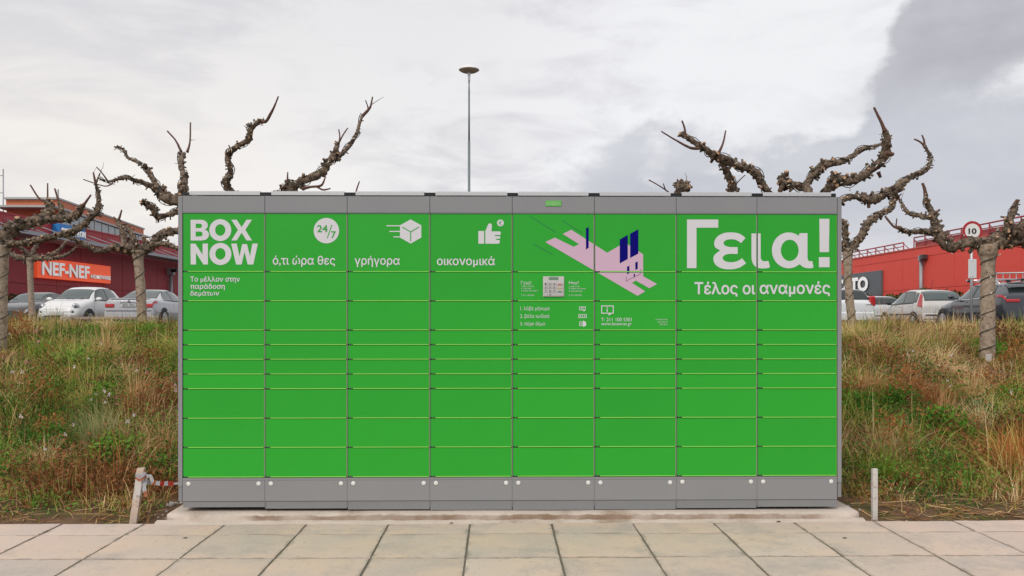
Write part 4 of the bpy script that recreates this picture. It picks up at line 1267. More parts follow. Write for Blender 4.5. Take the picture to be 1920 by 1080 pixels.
# white estate, mostly behind the locker's right edge
EST = [(0, .72, .38, .70, .76, .62), (.004, .80, .30, .90, .96, .70), (.02, .84, .26, .98, 1.05, .70), (.05, .86, .24, 1.0, 1.24, .64), (.085, .87, .23, 1.0, 1.42, .60), (.15, .875, .22, 1.0, 1.49, .60), (.3, .88, .21, .98, 1.51, .60), (.5, .88, .21, .97, 1.49, .60),
       (.60, .88, .21, .95, 1.34, .58), (.72, .87, .21, .93, 1.02, .66), (.85, .85, .22, .86, .92, .64), (.95, .78, .25, .70, .76, .58), (1, .60, .34, .55, .60, .46)]
c = Car('white estate car seen from behind, partly hidden by the right edge of the locker', EST, 4.5, 1.76, (12.45, 31.2), HY, M_white_q)
L_ = 4.5
c.patch('rear_window', M_glass, .03 * L_, .105 * L_, 7.3, 10, nx_=6, full=True)
for sd in (1, -1):
    c.patch('side_window', M_glass, .13 * L_, .34 * L_, 5.15, 6.9, sd); c.patch('side_window', M_glass, .355 * L_, .60 * L_, 5.15, 6.9, sd, x1b=.54 * L_)
    c.patch('rear_lamp', M_lamp_red, .008 * L_, .052 * L_, 4.1, 6.6, sd, 4, 8, .022, x0b=.055 * L_, x1b=.085 * L_)
c.wheels(.80 * L_, .17 * L_, .32); c.mirrors(.62 * L_, 1.04, M_white_q); plate(c, .01, .56)
c.bx('rear_bumper', M_white_q, -.04, .10, -.84, .84, .30, .64, .05); c.bx('badge', M_chrome, -.012, .01, -.72, -.50, .90, .925, .002)
for sd in (1, -1): c.bx('rear_lamp', M_lamp_red, .0, .26, min(sd * .64, sd * .865), max(sd * .64, sd * .865), .84, 1.22, .045)

# dark sport utility car, right edge
SUV = [(0, .76, .46, .80, .86, .66), (.004, .84, .38, 1.02, 1.08, .72), (.02, .88, .32, 1.10, 1.18, .68), (.06, .90, .30, 1.12, 1.33, .62), (.12, .91, .28, 1.10, 1.47, .58), (.20, .915, .27, 1.07, 1.52, .58), (.34, .915, .26, 1.04, 1.55, .60), (.48, .915, .26, 1.02, 1.53, .60),
       (.57, .91, .26, 1.01, 1.40, .58), (.66, .91, .26, .99, 1.15, .62), (.73, .90, .27, .95, 1.02, .68), (.85, .88, .28, .84, .91, .66), (.94, .80, .30, .70, .76, .58), (1, .60, .38, .56, .62, .46)]
c = Car('dark grey sport utility car with roof rails behind the thick right tree trunk', SUV, 4.36, 1.82, (15.62, 25.6), HY, M_grey_p)
L_ = 4.36
c.patch('rear_window', M_glass, .035 * L_, .125 * L_, 7.4, 10, nx_=6, full=True)
for sd in (1, -1):
    c.patch('side_window', M_glass_l, .24 * L_, .40 * L_, 5.15, 6.8, sd, x0b=.25 * L_); c.patch('side_window', M_glass_l, .415 * L_, .65 * L_, 5.15, 6.8, sd, x1b=.54 * L_)
    c.patch('quarter_window', M_glass_l, .15 * L_, .225 * L_, 5.5, 6.7, sd, 4, x0b=.18 * L_)
    c.patch('window_trim', M_lamp_clear, .14 * L_, .68 * L_, 4.90, 5.06, sd, 16, 1, .016)
    c.patch('rear_lamp', M_lamp_red, .004 * L_, .085 * L_, 4.45, 5.0, sd, 6, 4, .022)
    bm = bmesh.new(); tube(bm, [(.16 * L_, sd * .60, 1.50), (.19 * L_, sd * .60, 1.565), (.34 * L_, sd * .62, 1.60), (.48 * L_, sd * .61, 1.58), (.52 * L_, sd * .60, 1.50)], .022, 6); obj('roof_rail', bm, M_chrome, c.t)
    c.seam(.405 * L_, 1.5, 5.0, sd); c.seam(.68 * L_, 1.5, 5.0, sd); c.seam(.17 * L_, 3.0, 5.0, sd)
    q = .0
c.bx('rear_lamp', M_lamp_red, -.03, .03, .38, .80, .90, 1.00, .02); c.bx('rear_lamp', M_lamp_red, -.03, .03, -.80, -.38, .90, 1.00, .02)
c.patch('windscreen', M_glass, .58 * L_, .715 * L_, 7.3, 10, nx_=8, full=True)
c.wheels(.81 * L_, .18 * L_, .345); c.mirrors(.645 * L_, 1.13, M_grey_p); c.handles([.28 * L_, .47 * L_]); plate(c, .0, .74)
c.bx('spoiler', M_grey_p, .10, .36, -.58, .58, 1.46, 1.50, .012)
for x in (1.55, 2.35):
    bm = bmesh.new(); cyl(bm, (x, -.74, 1.66), (x, .74, 1.66), .018, n=8)
    cb = obj('cross_bar', bm, M_chrome, c.t)
    for sd in (1, -1): box_obj('bar_foot', M_trim, cb, x - .05, x + .05, sd * .64 - .05, sd * .64 + .05, 1.585, 1.69, .015)

# silver coupe seen from behind, left
CPE = [(0, .74, .34, .68, .72, .60), (.004, .82, .28, .84, .90, .70), (.02, .85, .25, .93, .985, .72), (.10, .87, .22, .96, 1.005, .72), (.165, .875, .21, .96, 1.02, .66), (.22, .875, .20, .95, 1.13, .60), (.29, .875, .20, .94, 1.28, .55), (.36, .875, .20, .93, 1.355, .54), (.46, .875, .20, .92, 1.37, .55), (.56, .875, .20, .92, 1.30, .55),
       (.64, .875, .20, .91, 1.13, .58), (.71, .87, .20, .90, .97, .66), (.84, .86, .21, .84, .89, .64), (.95, .80, .24, .70, .75, .58), (1, .62, .32, .56, .60, .46)]
c = Car('silver blue coupe seen from behind, cut off by the left side of the locker', CPE, 4.49, 1.76, (-13.2, 29.4), HY, M_silver2)
L_ = 4.49
c.patch('rear_window', M_glass_l, .185 * L_, .335 * L_, 7.3, 10, nx_=8, full=True)
c.patch('windscreen', M_glass, .565 * L_, .69 * L_, 7.3, 10, nx_=8, full=True)
for sd in (1, -1):
    c.patch('side_window', M_glass_l, .215 * L_, .385 * L_, 5.15, 6.9, sd, x0b=.30 * L_); c.patch('side_window', M_glass_l, .395 * L_, .64 * L_, 5.15, 6.9, sd, x1b=.55 * L_)
    c.patch('rear_lamp', M_lamp_red, .004 * L_, .075 * L_, 4.05, 4.75, sd, 6, 4, .016)
    c.patch('rear_lamp_lens', M_lamp_clear, .006 * L_, .070 * L_, 4.75, 4.98, sd, 6, 2, .016)
    c.bx('rear_lamp', M_lamp_red, -.028, .02, min(sd * .50, sd * .82), max(sd * .50, sd * .82), .70, .83, .02)
    c.patch('side_moulding', M_silver2, .05 * L_, .75 * L_, 2.95, 3.12, sd, 8, 1, .014)
    c.seam(.385 * L_, 1.5, 5.0, sd); c.seam(.66 * L_, 1.5, 5.0, sd)
c.wheels(.815 * L_, .19 * L_, .32); c.mirrors(.64 * L_, 1.0, M_silver2)
plate(c, -.025, .79, True, 'ZKH 7551')
c.bx('rear_bumper', M_silver2, -.055, .12, -.84, .84, .30, .60, .06); c.bx('bumper_gap', M_trim, -.058, -.02, -.80, .80, .585, .60, .003)
c.bx('boot_spoiler', M_silver2, -.01, .12, -.68, .68, 1.0, 1.03, .012)
c.bx('plate_recess', M_trim, -.024, -.005, -.30, .30, .85, .875, .004)
bm = bmesh.new(); lathe(bm, [(.036, 0), (.036, .01)], 18, Matrix.Translation((-.012, 0, .925)) @ Matrix.Rotation(-PI / 2, 4, 'Y'))
rb = obj('badge', bm, mat('badge_dark', (.02, .03, .05), .3), c.t)
for k in range(4):
    bm = bmesh.new(); a0 = k * PI / 2
    vs = [bm.verts.new((-.0235, 0, .925))] + [bm.verts.new((-.0235, .022 * math.cos(a0 + j * PI / 8), .925 + .022 * math.sin(a0 + j * PI / 8))) for j in range(5)]
    bm.faces.new(vs); obj('badge_quarter', bm, M_sign_blue if k % 2 else M_sign_white, rb)

# white small hatchback, nose towards the camera
FIA = [(0, .62, .40, .60, .66, .52), (.01, .74, .30, .82, .90, .60), (.04, .78, .26, .95, 1.12, .56), (.09, .80, .24, .97, 1.33, .52), (.17, .81, .22, .97, 1.44, .53), (.30, .815, .21, .96, 1.485, .55), (.44, .815, .21, .95, 1.48, .55),
       (.54, .81, .21, .95, 1.40, .54), (.63, .81, .21, .95, 1.22, .56), (.70, .81, .21, .95, 1.05, .62), (.76, .805, .22, .92, .985, .62), (.86, .79, .24, .84, .93, .60), (.94, .74, .27, .72, .84, .56), (.98, .66, .32, .60, .72, .50), (1, .55, .40, .52, .60, .42)]
c = Car('white rounded small hatchback facing the camera beside the silver coupe', FIA, 3.55, 1.63, (-14.6, 32.6), -PI / 2 - .12, M_white_p)
L_ = 3.55
c.t.location = (-15.85, 33.3, c.t.location.z); c.t.rotation_euler.z = -PI / 2 - .01
c.patch('windscreen', M_glass_l, .55 * L_, .715 * L_, 7.2, 10, nx_=10, full=True)
c.patch('rear_window', M_glass, .05 * L_, .12 * L_, 7.4, 10, nx_=6, full=True)
for sd in (1, -1):
    c.patch('side_window', M_glass_l, .40 * L_, .66 * L_, 5.15, 6.9, sd, x1b=.54 * L_)
    c.patch('quarter_window', M_glass_l, .15 * L_, .385 * L_, 5.15, 6.9, sd, x0b=.22 * L_)
    c.seam(.39 * L_, 1.5, 5.0, sd); c.seam(.70 * L_, 1.5, 5.0, sd)
    # round lamps on the wings
    for (x, z, yy, r, m_) in ((.945 * L_, .735, .575, .105, M_lamp_clear), (.975 * L_, .55, .52, .065, M_lamp_clear)):
        bm = bmesh.new(); Mh = Matrix.Translation((x, sd * yy, z)) @ Matrix.Rotation(sd * .42, 4, 'Z') @ Matrix.Rotation(PI / 2 - .15, 4, 'Y')
        lathe(bm, [(r * 1.12, -.10), (r * 1.12, .05), (r * 1.0, .06)], 24, Mh)
        o = obj('headlamp' if r > .08 else 'fog_lamp', bm, M_steel, c.t)
        bm = bmesh.new(); lathe(bm, [(r * .96, .055), (r * .9, .075), (r * .6, .092), (.001, .10)], 24, Mh); obj('lens', bm, M_lamp_clear if r > .08 else M_lamp_clear, o)
        bm = bmesh.new(); lathe(bm, [(r * .60, .08), (r * .56, .099), (.001, .104)], 18, Mh); obj('reflector', bm, M_reflector, o)
c.wheels(.80 * L_, .17 * L_, .30); c.mirrors(.665 * L_, 1.02, M_white_p); c.handles([.45 * L_])
c.bx('front_bumper', M_white_p, L_ - .16, L_ + .012, -.56, .56, .34, .55, .06)
c.bx('grille', M_trim, L_ - .05, L_ + .016, -.42, .42, .36, .43, .01)
c.bx('chrome_bar', M_chrome, L_ - .09, L_ - .005, -.44, -.08, .640, .66, .006); c.bx('chrome_bar', M_chrome, L_ - .09, L_ - .005, .08, .44, .640, .66, .006)
bm = bmesh.new(); lathe(bm, [(.05, 0), (.05, .03)], 20, Matrix.Translation((L_ - .035, 0, .65)) @ Matrix.Rotation(PI / 2, 4, 'Y')); obj('badge', bm, M_chrome, c.t)
plate(c, L_ + .01, .50, False)
for k in (-1, 1):
    bm = bmesh.new(); tube(bm, [(.735 * L_, .1 * k + .25, 1.0), (.70 * L_, .30 * k + .1, 1.065)], .012, 5); obj('wiper', bm, M_trim, c.t)

# dark car at the far left
c = Car('black car far left, half hidden behind a tree trunk and the white hatchback', CPE, 4.3, 1.72, (-19.3, 36.8), -PI / 2, M_black_p)
L_ = 4.3
c.patch('windscreen', M_glass_l, .565 * L_, .70 * L_, 7.2, 10, nx_=8, full=True)
for sd in (1, -1):
    c.patch('side_window', M_glass, .215 * L_, .385 * L_, 5.15, 6.9, sd, x0b=.30 * L_); c.patch('side_window', M_glass, .395 * L_, .64 * L_, 5.15, 6.9, sd, x1b=.55 * L_)
    c.patch('headlamp', M_lamp_clear, .925 * L_, .985 * L_, 3.9, 4.9, sd, 5, 4, .02)
c.wheels(.815 * L_, .19 * L_, .31); c.mirrors(.64 * L_, 1.0, M_black_p)

# ------------------------------------------------------------------ low barrier on the bank's crest
br = P(205, 600, 22)
t = thing('low_barrier', 'low barrier of two weathered rails between concrete blocks before the parked cars', 'barrier', (br.x, 22, hz(br.x, 22)))
M_block = mat('weathered_block', (.42, .37, .31), .9, var=(.30, .26, .21), scale=6, bump=.6, bump_scale=30, dist=.01)
M_railw = mat('weathered_rail', (.36, .27, .24), .7, var=(.25, .17, .14), scale=9)
for px in (127, 284):
    x = P(px, 0, 22).x - br.x
    zt_ = CAM_H - (592 - HORIZON) / FPX * 22 - t.location.z
    bm = bmesh.new(); box(bm, x - .14, x + .14, -.14, .14, -.05, zt_, .025); obj('concrete_block', bm, M_block, t)
z1 = CAM_H - (594 - HORIZON) / FPX * 22 - t.location.z
x0, x1 = P(127, 0, 22).x - br.x + .14, P(284, 0, 22).x - br.x - .14
bm = bmesh.new(); box(bm, x0, x1, -.04, .04, z1 - .07, z1, .01); obj('rail', bm, M_railw, t)
bm = bmesh.new(); box(bm, x0 + .5, x1, -.03, .03, z1 - .17, z1 - .13, .01); obj('lower_rail', bm, M_galv, t)
# ------------------------------------------------------------------ pollarded trees
def bark_mat(name, a, b, c, d):
    m = mat(name, a, .9, var=b, scale=22, var_amt=1.0, bump=1.0, bump_scale=70, dirt=c, dirt_scale=13, dirt_lo=.5, dirt_hi=.66, dist=.012, spec=.08)
    return m
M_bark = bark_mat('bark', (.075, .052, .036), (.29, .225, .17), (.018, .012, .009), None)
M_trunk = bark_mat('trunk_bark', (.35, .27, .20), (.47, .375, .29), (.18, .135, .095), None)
M_twig = mat('young_twig', (.105, .045, .030), .7, var=(.16, .08, .05), scale=20)
M_cut = mat('cut_wood', (.52, .32, .18), .8, var=(.36, .20, .10), scale=30)
M_cable = mat('green_cable', (.006, .018, .016), .6)
M_bulb = mat('pale_bulb', (.72, .68, .58), .4)

def limb_mesh(pts, rad, rng, knob=1.0, taper_end=True):
    """gnarled limb: smoothed tube with lumps, collars and pruned stubs. materials: 0 bark, 1 cut wood"""
    q = catmull(np.column_stack([pts, rad]), 6)
    q[:, 3] = np.maximum(q[:, 3], .002)
    n = 10
    bm = bmesh.new(); up = None; rings = []
    P3 = [Vector(a[:3]) for a in q]
    sd = rng.random() * 100
    for i, p in enumerate(P3):
        d = (P3[min(i + 1, len(P3) - 1)] - P3[max(i - 1, 0)]).normalized()
        if up is None: up = d.orthogonal().normalized()
        a = up - d * up.dot(d); a = a.normalized() if a.length > 1e-5 else d.orthogonal().normalized(); up = a; b = d.cross(a)
        r = q[i, 3]
        ring = []
        for k in range(n):
            t = 2 * PI * k / n
            o = a * math.cos(t) + b * math.sin(t)
            s = 1 + knob * (.38 * mnoise.noise(p / max(.03, r * 2.2) + o * .9 + Vector((sd, 0, 0))) + .34 * mnoise.noise(p / max(.012, r * .8) + o * 1.6 + Vector((0, sd, 0))))
            ring.append(bm.verts.new(p + o * r * max(.5, s)))
        rings.append(ring)
    for A, B in zip(rings, rings[1:]):
        for k in range(n):
            f = bm.faces.new((A[k], A[(k + 1) % n], B[(k + 1) % n], B[k])); f.smooth = True
    f = bm.faces.new(rings[0][::-1]); f = bm.faces.new(rings[-1]); f.material_index = 1
    # lumps and stubs
    if knob > .5:
        length = sum((P3[i + 1] - P3[i]).length for i in range(len(P3) - 1))
        rm = float(np.mean(q[:, 3]))
        for _ in range(int(length / (rm * .5)) + 4):
            i = rng.integers(0, len(P3)); p = P3[i]; r = q[i, 3]
            d = (P3[min(i + 1, len(P3) - 1)] - P3[max(i - 1, 0)]).normalized()
            o = Vector(rng.normal(size=3)); o = (o - d * o.dot(d)).normalized()
            if rng.random() < .5:
                rr = r * rng.uniform(.45, .85)
                v0 = len(bm.verts)
                g = bmesh.ops.create_icosphere(bm, subdivisions=1, radius=rr, matrix=Matrix.Translation(p + o * r * .7))
                for v in g['verts']: v.co += Vector(rng.normal(size=3)) * rr * .16
            else:
                h = r * rng.uniform(.5, 1.5); rr = r * rng.uniform(.18, .42)
                dd = (o + d * rng.uniform(-.2, .8)).normalized()
                nf = len(bm.faces)
                cyl(bm, p + o * r * .6, p + o * r * .85 + dd * h, rr * 1.25, rr, n=6)
                bm.faces.ensure_lookup_table()
                bm.faces[-1].material_index = 1
    bmesh.ops.recalc_face_normals(bm, faces=bm.faces)
    return bm
def wrap_pts(pts, rad, turns_per_m, rng, slack=1.12):
    q = catmull(np.column_stack([pts, rad]), 14)
    o = []; ang = rng.random() * 6; up = None
    P3 = [Vector(a[:3]) for a in q]
    for i, p in enumerate(P3):
        d = (P3[min(i + 1, len(P3) - 1)] - P3[max(i - 1, 0)]).normalized()
        if up is None: up = d.orthogonal().normalized()
        a = up - d * up.dot(d); a = a.normalized() if a.length > 1e-5 else d.orthogonal().normalized(); up = a; b = d.cross(a)
        if i: ang += (P3[i] - P3[i - 1]).length * turns_per_m * 2 * PI
        o.append((p + (a * math.cos(ang) + b * math.sin(ang)) * (q[i, 3] * slack + .006)))
    return o
TREES = []
def tree(label, Y, parts, crop_, seed, trunk=None, light_label=None, trunk_turns=3.3, cable_r=.0055, bulbs=2.5):
    """parts: list of (kind, [(cx, cy, r)...] in crop pixels, depth drift start, depth drift end)"""
    ox, oy, s = crop_
    rng = np.random.default_rng(seed)
    def W(cx, cy, dY): return P(ox + cx / s, oy + cy / s, Y + dY)
    def Rr(r): return r / s / FPX * Y
    base_pt = W(trunk[0][0], trunk[0][1], 0) if trunk else None
    bx_, by_ = base_pt.x, Y
    t = thing('bare_tree', label, 'tree', (bx_, by_, hz(bx_, by_)), 0, 'pollarded bare trees')
    off = Vector(t.location)
    cab = bmesh.new(); blb = bmesh.new(); have_c = False
    if trunk:
        pts = [W(a, b, 0) - off for a, b, r in trunk]; rad = [Rr(r) for a, b, r in trunk]
        if pts[0].z > -.15:
            pts = [Vector((pts[0].x, pts[0].y, -.15))] + pts; rad = [rad[0] * 1.2] + rad
        bm = limb_mesh(np.array([tuple(p) for p in pts]), rad, rng, .22)
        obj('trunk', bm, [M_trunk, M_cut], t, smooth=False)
        if light_label:
            w = wrap_pts(np.array([tuple(p) for p in pts]), rad, trunk_turns, rng, 1.03)
            tube(cab, w, cable_r, 5); have_c = True
            for k in range(5, len(w), 9):
                p = w[k]; d = Vector(rng.normal(size=3)).normalized(); cyl(blb, p, p + d * .045, .009, .006, n=5)
    for kind, L0, d0, d1 in parts:
        n = len(L0)
        pts = []
        rad = []
        for i, (a, b, r) in enumerate(L0):
            f = i / max(1, n - 1)
            pts.append(W(a, b, d0 + (d1 - d0) * f) - off); rad.append(Rr(r) * (.80 if kind == 'limb' else .9))
        arr = np.array([tuple(p) for p in pts])
        if kind == 'limb':
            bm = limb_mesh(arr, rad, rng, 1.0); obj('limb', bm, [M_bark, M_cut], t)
            if light_label and n > 3:
                w = wrap_pts(arr, rad, 2.2 + rng.random(), rng, 1.25); tube(cab, w, cable_r, 4); have_c = True
                for k in range(3, len(w), 9):
                    for _ in range(1):
                        p = w[k]; d = Vector(rng.normal(size=3)).normalized(); cyl(blb, p, p + d * rng.uniform(.025, .045), .006, .004, n=5)
        else:
            bm = limb_mesh(arr, rad, rng, .3); obj('twig', bm, [M_twig, M_cut], t)
    # whiskery shoots
    for _ in range(3):
        kind, L0, d0, d1 = parts[rng.integers(0, len(parts))]
        a, b, r = L0[rng.integers(0, len(L0))]
        p = W(a, b, (d0 + d1) / 2) - off
        e = p + Vector((rng.normal() * .06, rng.normal() * .06, min(.16, abs(rng.normal()) * .10 + .04)))
        bm = bmesh.new(); tube(bm, [p, (p + e) / 2 + Vector((rng.normal() * .02, 0, rng.normal() * .02)), e], [.004, .003, .0015], 5); obj('shoot', bm, M_twig, t)
    if have_c:
        lt = thing('string_lights', light_label, 'string lights', tuple(off), 0, 'strings of small lamps wound round the trees')
        obj('cable', cab, M_cable, lt); stuff(obj('lamps', blb, M_bulb, lt))
    else:
        cab.free(); blb.free()
    return t

# --- tree behind the left half of the locker (trunk hidden)
CA = (150, 160, 4.153)
def conv(L0, src):      # other crop -> crop A pixels
    ox, oy, s = src; k = CA[2] / s
    return [((ox + a / s - CA[0]) * CA[2], (oy + b / s - CA[1]) * CA[2], r * k) for a, b, r in L0]
CB = (400, 160, 5.144)
hub = (1290, 1180)     # crown centre, hidden
lim = [
 ('limb', [(*hub, 60), (1000, 1010, 52), (755, 900, 46), (650, 870, 50), (600, 790, 32), (540, 680, 25), (500, 625, 20), (430, 590, 15), (370, 560, 13), (345, 510, 13), (300, 480, 12), (275, 484, 9)], 0, .3),
 ('limb', [(640, 860, 28), (540, 780, 26), (440, 745, 20), (370, 720, 17), (300, 730, 14), (210, 750, 11), (145, 720, 6)], .15, -.5),
 ('twig', [(212, 740, 7), (170, 680, 5), (128, 635, 4)], -.4, -.5), ('twig', [(255, 765, 7), (200, 785, 5), (120, 765, 4), (25, 732, 4)], -.4, -.6),
 ('limb', [(1000, 1010, 50), (860, 930, 42), (795, 870, 40), (800, 810, 42), (812, 740, 38), (795, 650, 27), (790, 590, 30), (800, 540, 30)], .1, .5),
 ('twig', [(790, 520, 12), (745, 430, 8), (680, 355, 7)], .5, .5), ('twig', [(835, 520, 13), (856, 440, 8), (860, 290, 7)], .5, .6),
 ('limb', [(1000, 1060, 32), (850, 1010, 28), (755, 985, 26), (700, 1005, 24), (600, 1022, 27), (570, 960, 27), (520, 930, 25), (480, 905, 20)], -.1, -.5),
 ('limb', [(*hub, 60)] + conv([(260, 1120, 45), (200, 1050, 45), (150, 1000, 42), (130, 920, 46), (165, 850, 34), (165, 800, 30), (140, 730, 34), (160, 650, 34), (230, 590, 30), (330, 530, 33), (360, 460, 32), (370, 410, 32), (440, 350, 27), (490, 335, 16)], CB), 0, -.3),
 ('twig', conv([(470, 350, 18), (510, 345, 16), (550, 280, 15), (590, 200, 10), (628, 105, 7)], CB), -.3, -.4),
 ('limb', [(*hub, 60)] + conv([(500, 1130, 60), (680, 1080, 60), (750, 990, 60), (850, 930, 50), (950, 890, 50), (1060, 830, 50), (1110, 740, 45), (1170, 690, 38), (1240, 660, 28), (1320, 570, 28), (1380, 470, 24), (1410, 370, 18), (1440, 280, 18)], CB), .1, .7),
 ('twig', conv([(1435, 300, 20), (1500, 230, 16), (1520, 190, 11), (1535, 110, 8)], CB), .7, .7), ('twig', conv([(1495, 230, 10), (1485, 190, 7), (1468, 145, 6)], CB), .7, .7),
 ('limb', conv([(1165, 700, 36), (1185, 620, 34), (1200, 550, 24)], CB), .5, .5),
 ('twig', conv([(1210, 560, 12), (1220, 500, 8), (1210, 425, 7)], CB), .5, .5), ('twig', conv([(1210, 560, 10), (1250, 480, 8), (1297, 410, 7)], CB), .5, .5),
 ('twig', conv([(860, 1000, 20), (930, 980, 14), (1040, 965, 13), (1080, 885, 6)], CB), .2, .1), ('twig', conv([(1000, 980, 10), (1060, 1008, 10), (1130, 995, 8)], CB), .2, .2),
 ('twig', conv([(712, 960, 14), (715, 900, 10), (718, 835, 6)], CB), .3, .3), ('twig', conv([(1370, 1050, 9), (1390, 980, 8), (1410, 925, 6)], CB), .4, .4),
 ('limb', conv([(640, 1080, 40), (690, 1010, 44), (740, 950, 46), (760, 925, 30)], CB), .3, .35),
]
tree('knotted bare tree rising behind the left half of the locker, its trunk hidden', 8.3, lim, CA, 3, trunk=[(hub[0], 1700, 58), (hub[0], 1300, 55), (hub[0], 1190, 70)],
     light_label='dark cable of small lamps on the branches behind the left half of the locker', cable_r=.0042)
# --- tree behind the right half
CD = (1440, 180, 4.5)
def convD(L0, src):
    ox, oy, s = src; k = CD[2] / s
    return [((ox + a / s - CD[0]) * CD[2], (oy + b / s - CD[1]) * CD[2], r * k) for a, b, r in L0]
CC = (1200, 180, 5.4)
hub = (230, 1080)
lim = [
 ('limb', [(*hub, 60)] + convD([(1330, 1020, 42), (1275, 940, 44), (1220, 870, 48), (1185, 790, 50), (1110, 740, 45), (1000, 710, 44), (900, 660, 50), (800, 620, 50), (730, 590, 42), (650, 530, 38), (550, 470, 34), (480, 420, 32), (400, 380, 28)], CC), 0, -.4),
 ('limb', [(*hub, 55)] + convD([(1000, 1060, 55), (950, 960, 50), (920, 870, 44), (870, 760, 38), (830, 680, 32)], CC), 0, -.2),
 ('twig', convD([(600, 530, 18), (540, 530, 16), (480, 512, 13), (350, 440, 9), (215, 358, 7)], CC), -.4, -.5), ('twig', convD([(460, 390, 14), (450, 320, 11), (425, 250, 10)], CC), -.4, -.4),
 ('twig', convD([(785, 600, 18), (840, 480, 11), (868, 350, 8)], CC), -.3, -.3), ('twig', convD([(975, 890, 8), (1010, 850, 6), (1065, 800, 5)], CC), -.1, -.1),
 ('limb', [(*hub, 50)] + convD([(520, 1040, 50), (430, 960, 62), (425, 910, 58), (390, 880, 40)], CC), .2, .4), ('limb', convD([(430, 940, 40), (470, 900, 36), (488, 860, 20)], CC), .4, .4),
 ('twig', convD([(330, 1010, 9), (265, 955, 8), (180, 900, 7), (88, 848, 7)], CC), .4, .3), ('twig', convD([(262, 960, 6), (235, 885, 6)], CC), .4, .3),
 ('limb', [(*hub, 60), (300, 880, 48), (340, 800, 42), (280, 770, 42), (200, 745, 44), (140, 725, 60), (95, 745, 42)], .1, .3), ('limb', [(150, 740, 40), (140, 690, 42), (150, 660, 24)], .3, .3),
 ('limb', [(310, 780, 40), (370, 680, 36), (430, 610, 44), (520, 570, 38), (600, 560, 38), (700, 515, 27), (790, 450, 28), (880, 430, 22), (975, 395, 12)], .2, .5),
 ('limb', [(*hub, 60), (420, 900, 52), (490, 800, 50), (560, 740, 58), (575, 700, 55), (650, 722, 50), (750, 700, 43), (850, 640, 42), (930, 580, 42), (980, 520, 42), (992, 450, 42), (1003, 350, 34), (985, 280, 20)], -.1, -.5),
 ('twig', [(988, 300, 18), (960, 230, 14), (925, 160, 11), (893, 95, 9)], -.5, -.5), ('twig', [(990, 480, 22), (1040, 490, 18), (1062, 490, 12)], -.5, -.5), ('limb', [(570, 740, 44), (560, 690, 50), (585, 655, 30)], -.2, -.2),
 ('twig', [(930, 640, 18), (950, 690, 12)], -.3, -.3),
 ('limb', [(*hub, 55), (450, 960, 45), (560, 900, 40), (640, 872, 32), (740, 848, 32), (840, 868, 50), (920, 860, 46), (1020, 805, 42), (1090, 780, 45), (1150, 720, 36), (1230, 670, 30), (1310, 640, 28), (1350, 600, 24), (1370, 540, 20), (1350, 470, 16), (1320, 410, 12)], 0, .6),
 ('twig', [(1322, 420, 13), (1315, 370, 9), (1298, 328, 7)], .6, .6), ('twig', [(1315, 415, 11), (1280, 385, 9), (1232, 363, 8)], .6, .6),
 ('limb', [(1060, 830, 36), (1095, 860, 24), (1050, 830, 20)], .4, .4), ('twig', [(850, 900, 20), (850, 945, 14)], .2, .2),
]
tree('thick gnarled bare tree rising behind the right end of the locker, its trunk hidden', 8.3, lim, CD, 5, trunk=[(hub[0], 1700, 58), (hub[0], 1300, 55), (hub[0], 1100, 70)],
     light_label='dark cable of small lamps on the branches above the right end of the locker', cable_r=.0042)
# --- near right tree
CR = (1560, 380, 3.375)
lim = [
 ('limb', [(985, 270, 52), (900, 250, 44), (800, 268, 36), (740, 280, 38), (700, 240, 40), (672, 190, 38), (650, 130, 34), (630, 60, 27), (600, 0, 22), (594, -30, 18), (592, -50, 14)], 0, .3),
 ('twig', [(594, -40, 15), (585, -90, 11), (572, -125, 9)], .3, .3),
 ('limb', [(700, 215, 26), (620, 185, 24), (540, 182, 20), (470, 185, 17), (420, 155, 14)], .2, -.3), ('twig', [(425, 158, 12), (390, 150, 8), (340, 95, 6)], -.3, -.3), ('twig', [(405, 155, 5), (410, 100, 4)], -.3, -.3),
 ('limb', [(645, 100, 24), (560, 82, 18), (490, 68, 17), (455, 30, 13), (430, -15, 10)], .2, .5), ('twig', [(432, -10, 9), (412, -45, 6)], .5, .5),
 ('limb', [(985, 270, 52), (1070, 262, 46), (1150, 250, 40), (1210, 235, 40), (1290, 200, 30)], 0, -.3),
 ('limb', [(1160, 240, 38), (1118, 165, 34), (1125, 100, 30), (1155, 40, 22), (1165, 0, 14)], -.2, -.2), ('twig', [(1130, 90, 10), (1140, 30, 8), (1170, -20, 7)], -.2, -.2), ('twig', [(1160, 20, 10), (1185, -18, 7)], -.2, -.2),
 ('limb', [(1170, 210, 30), (1195, 150, 30), (1235, 110, 26)], -.3, -.4), ('limb', [(1000, 250, 44), (1050, 215, 36), (1100, 205, 30), (1160, 180, 26)], .1, .3),
]
tree('nearest pollarded tree on the right bank with a thick pale trunk beside the speed sign', 12.2, lim, CR, 9, trunk=[(985, 1030, 50), (985, 900, 45), (985, 700, 43), (988, 500, 41), (990, 380, 42), (988, 310, 58), (985, 265, 62)],
     light_label='black cable of small lamps spiralling up the nearest tree trunk on the right bank', trunk_turns=4.0)
# scrap of white paper at the foot of that trunk
q0, q1 = P(1845.5, 680, 12.0), P(1857, 664, 12.0)
tgo = thing('paper_scrap', 'white scrap fixed at the foot of the nearest right tree trunk', 'paper', (q0.x, 11.97, q0.z))
bm = bmesh.new(); box(bm, 0, q1.x - q0.x, -.01, 0, 0, q1.z - q0.z, .003); obj('sheet', bm, mat('white_paper', (.62, .61, .60), .8, var=(.45, .43, .40), scale=30), tgo)
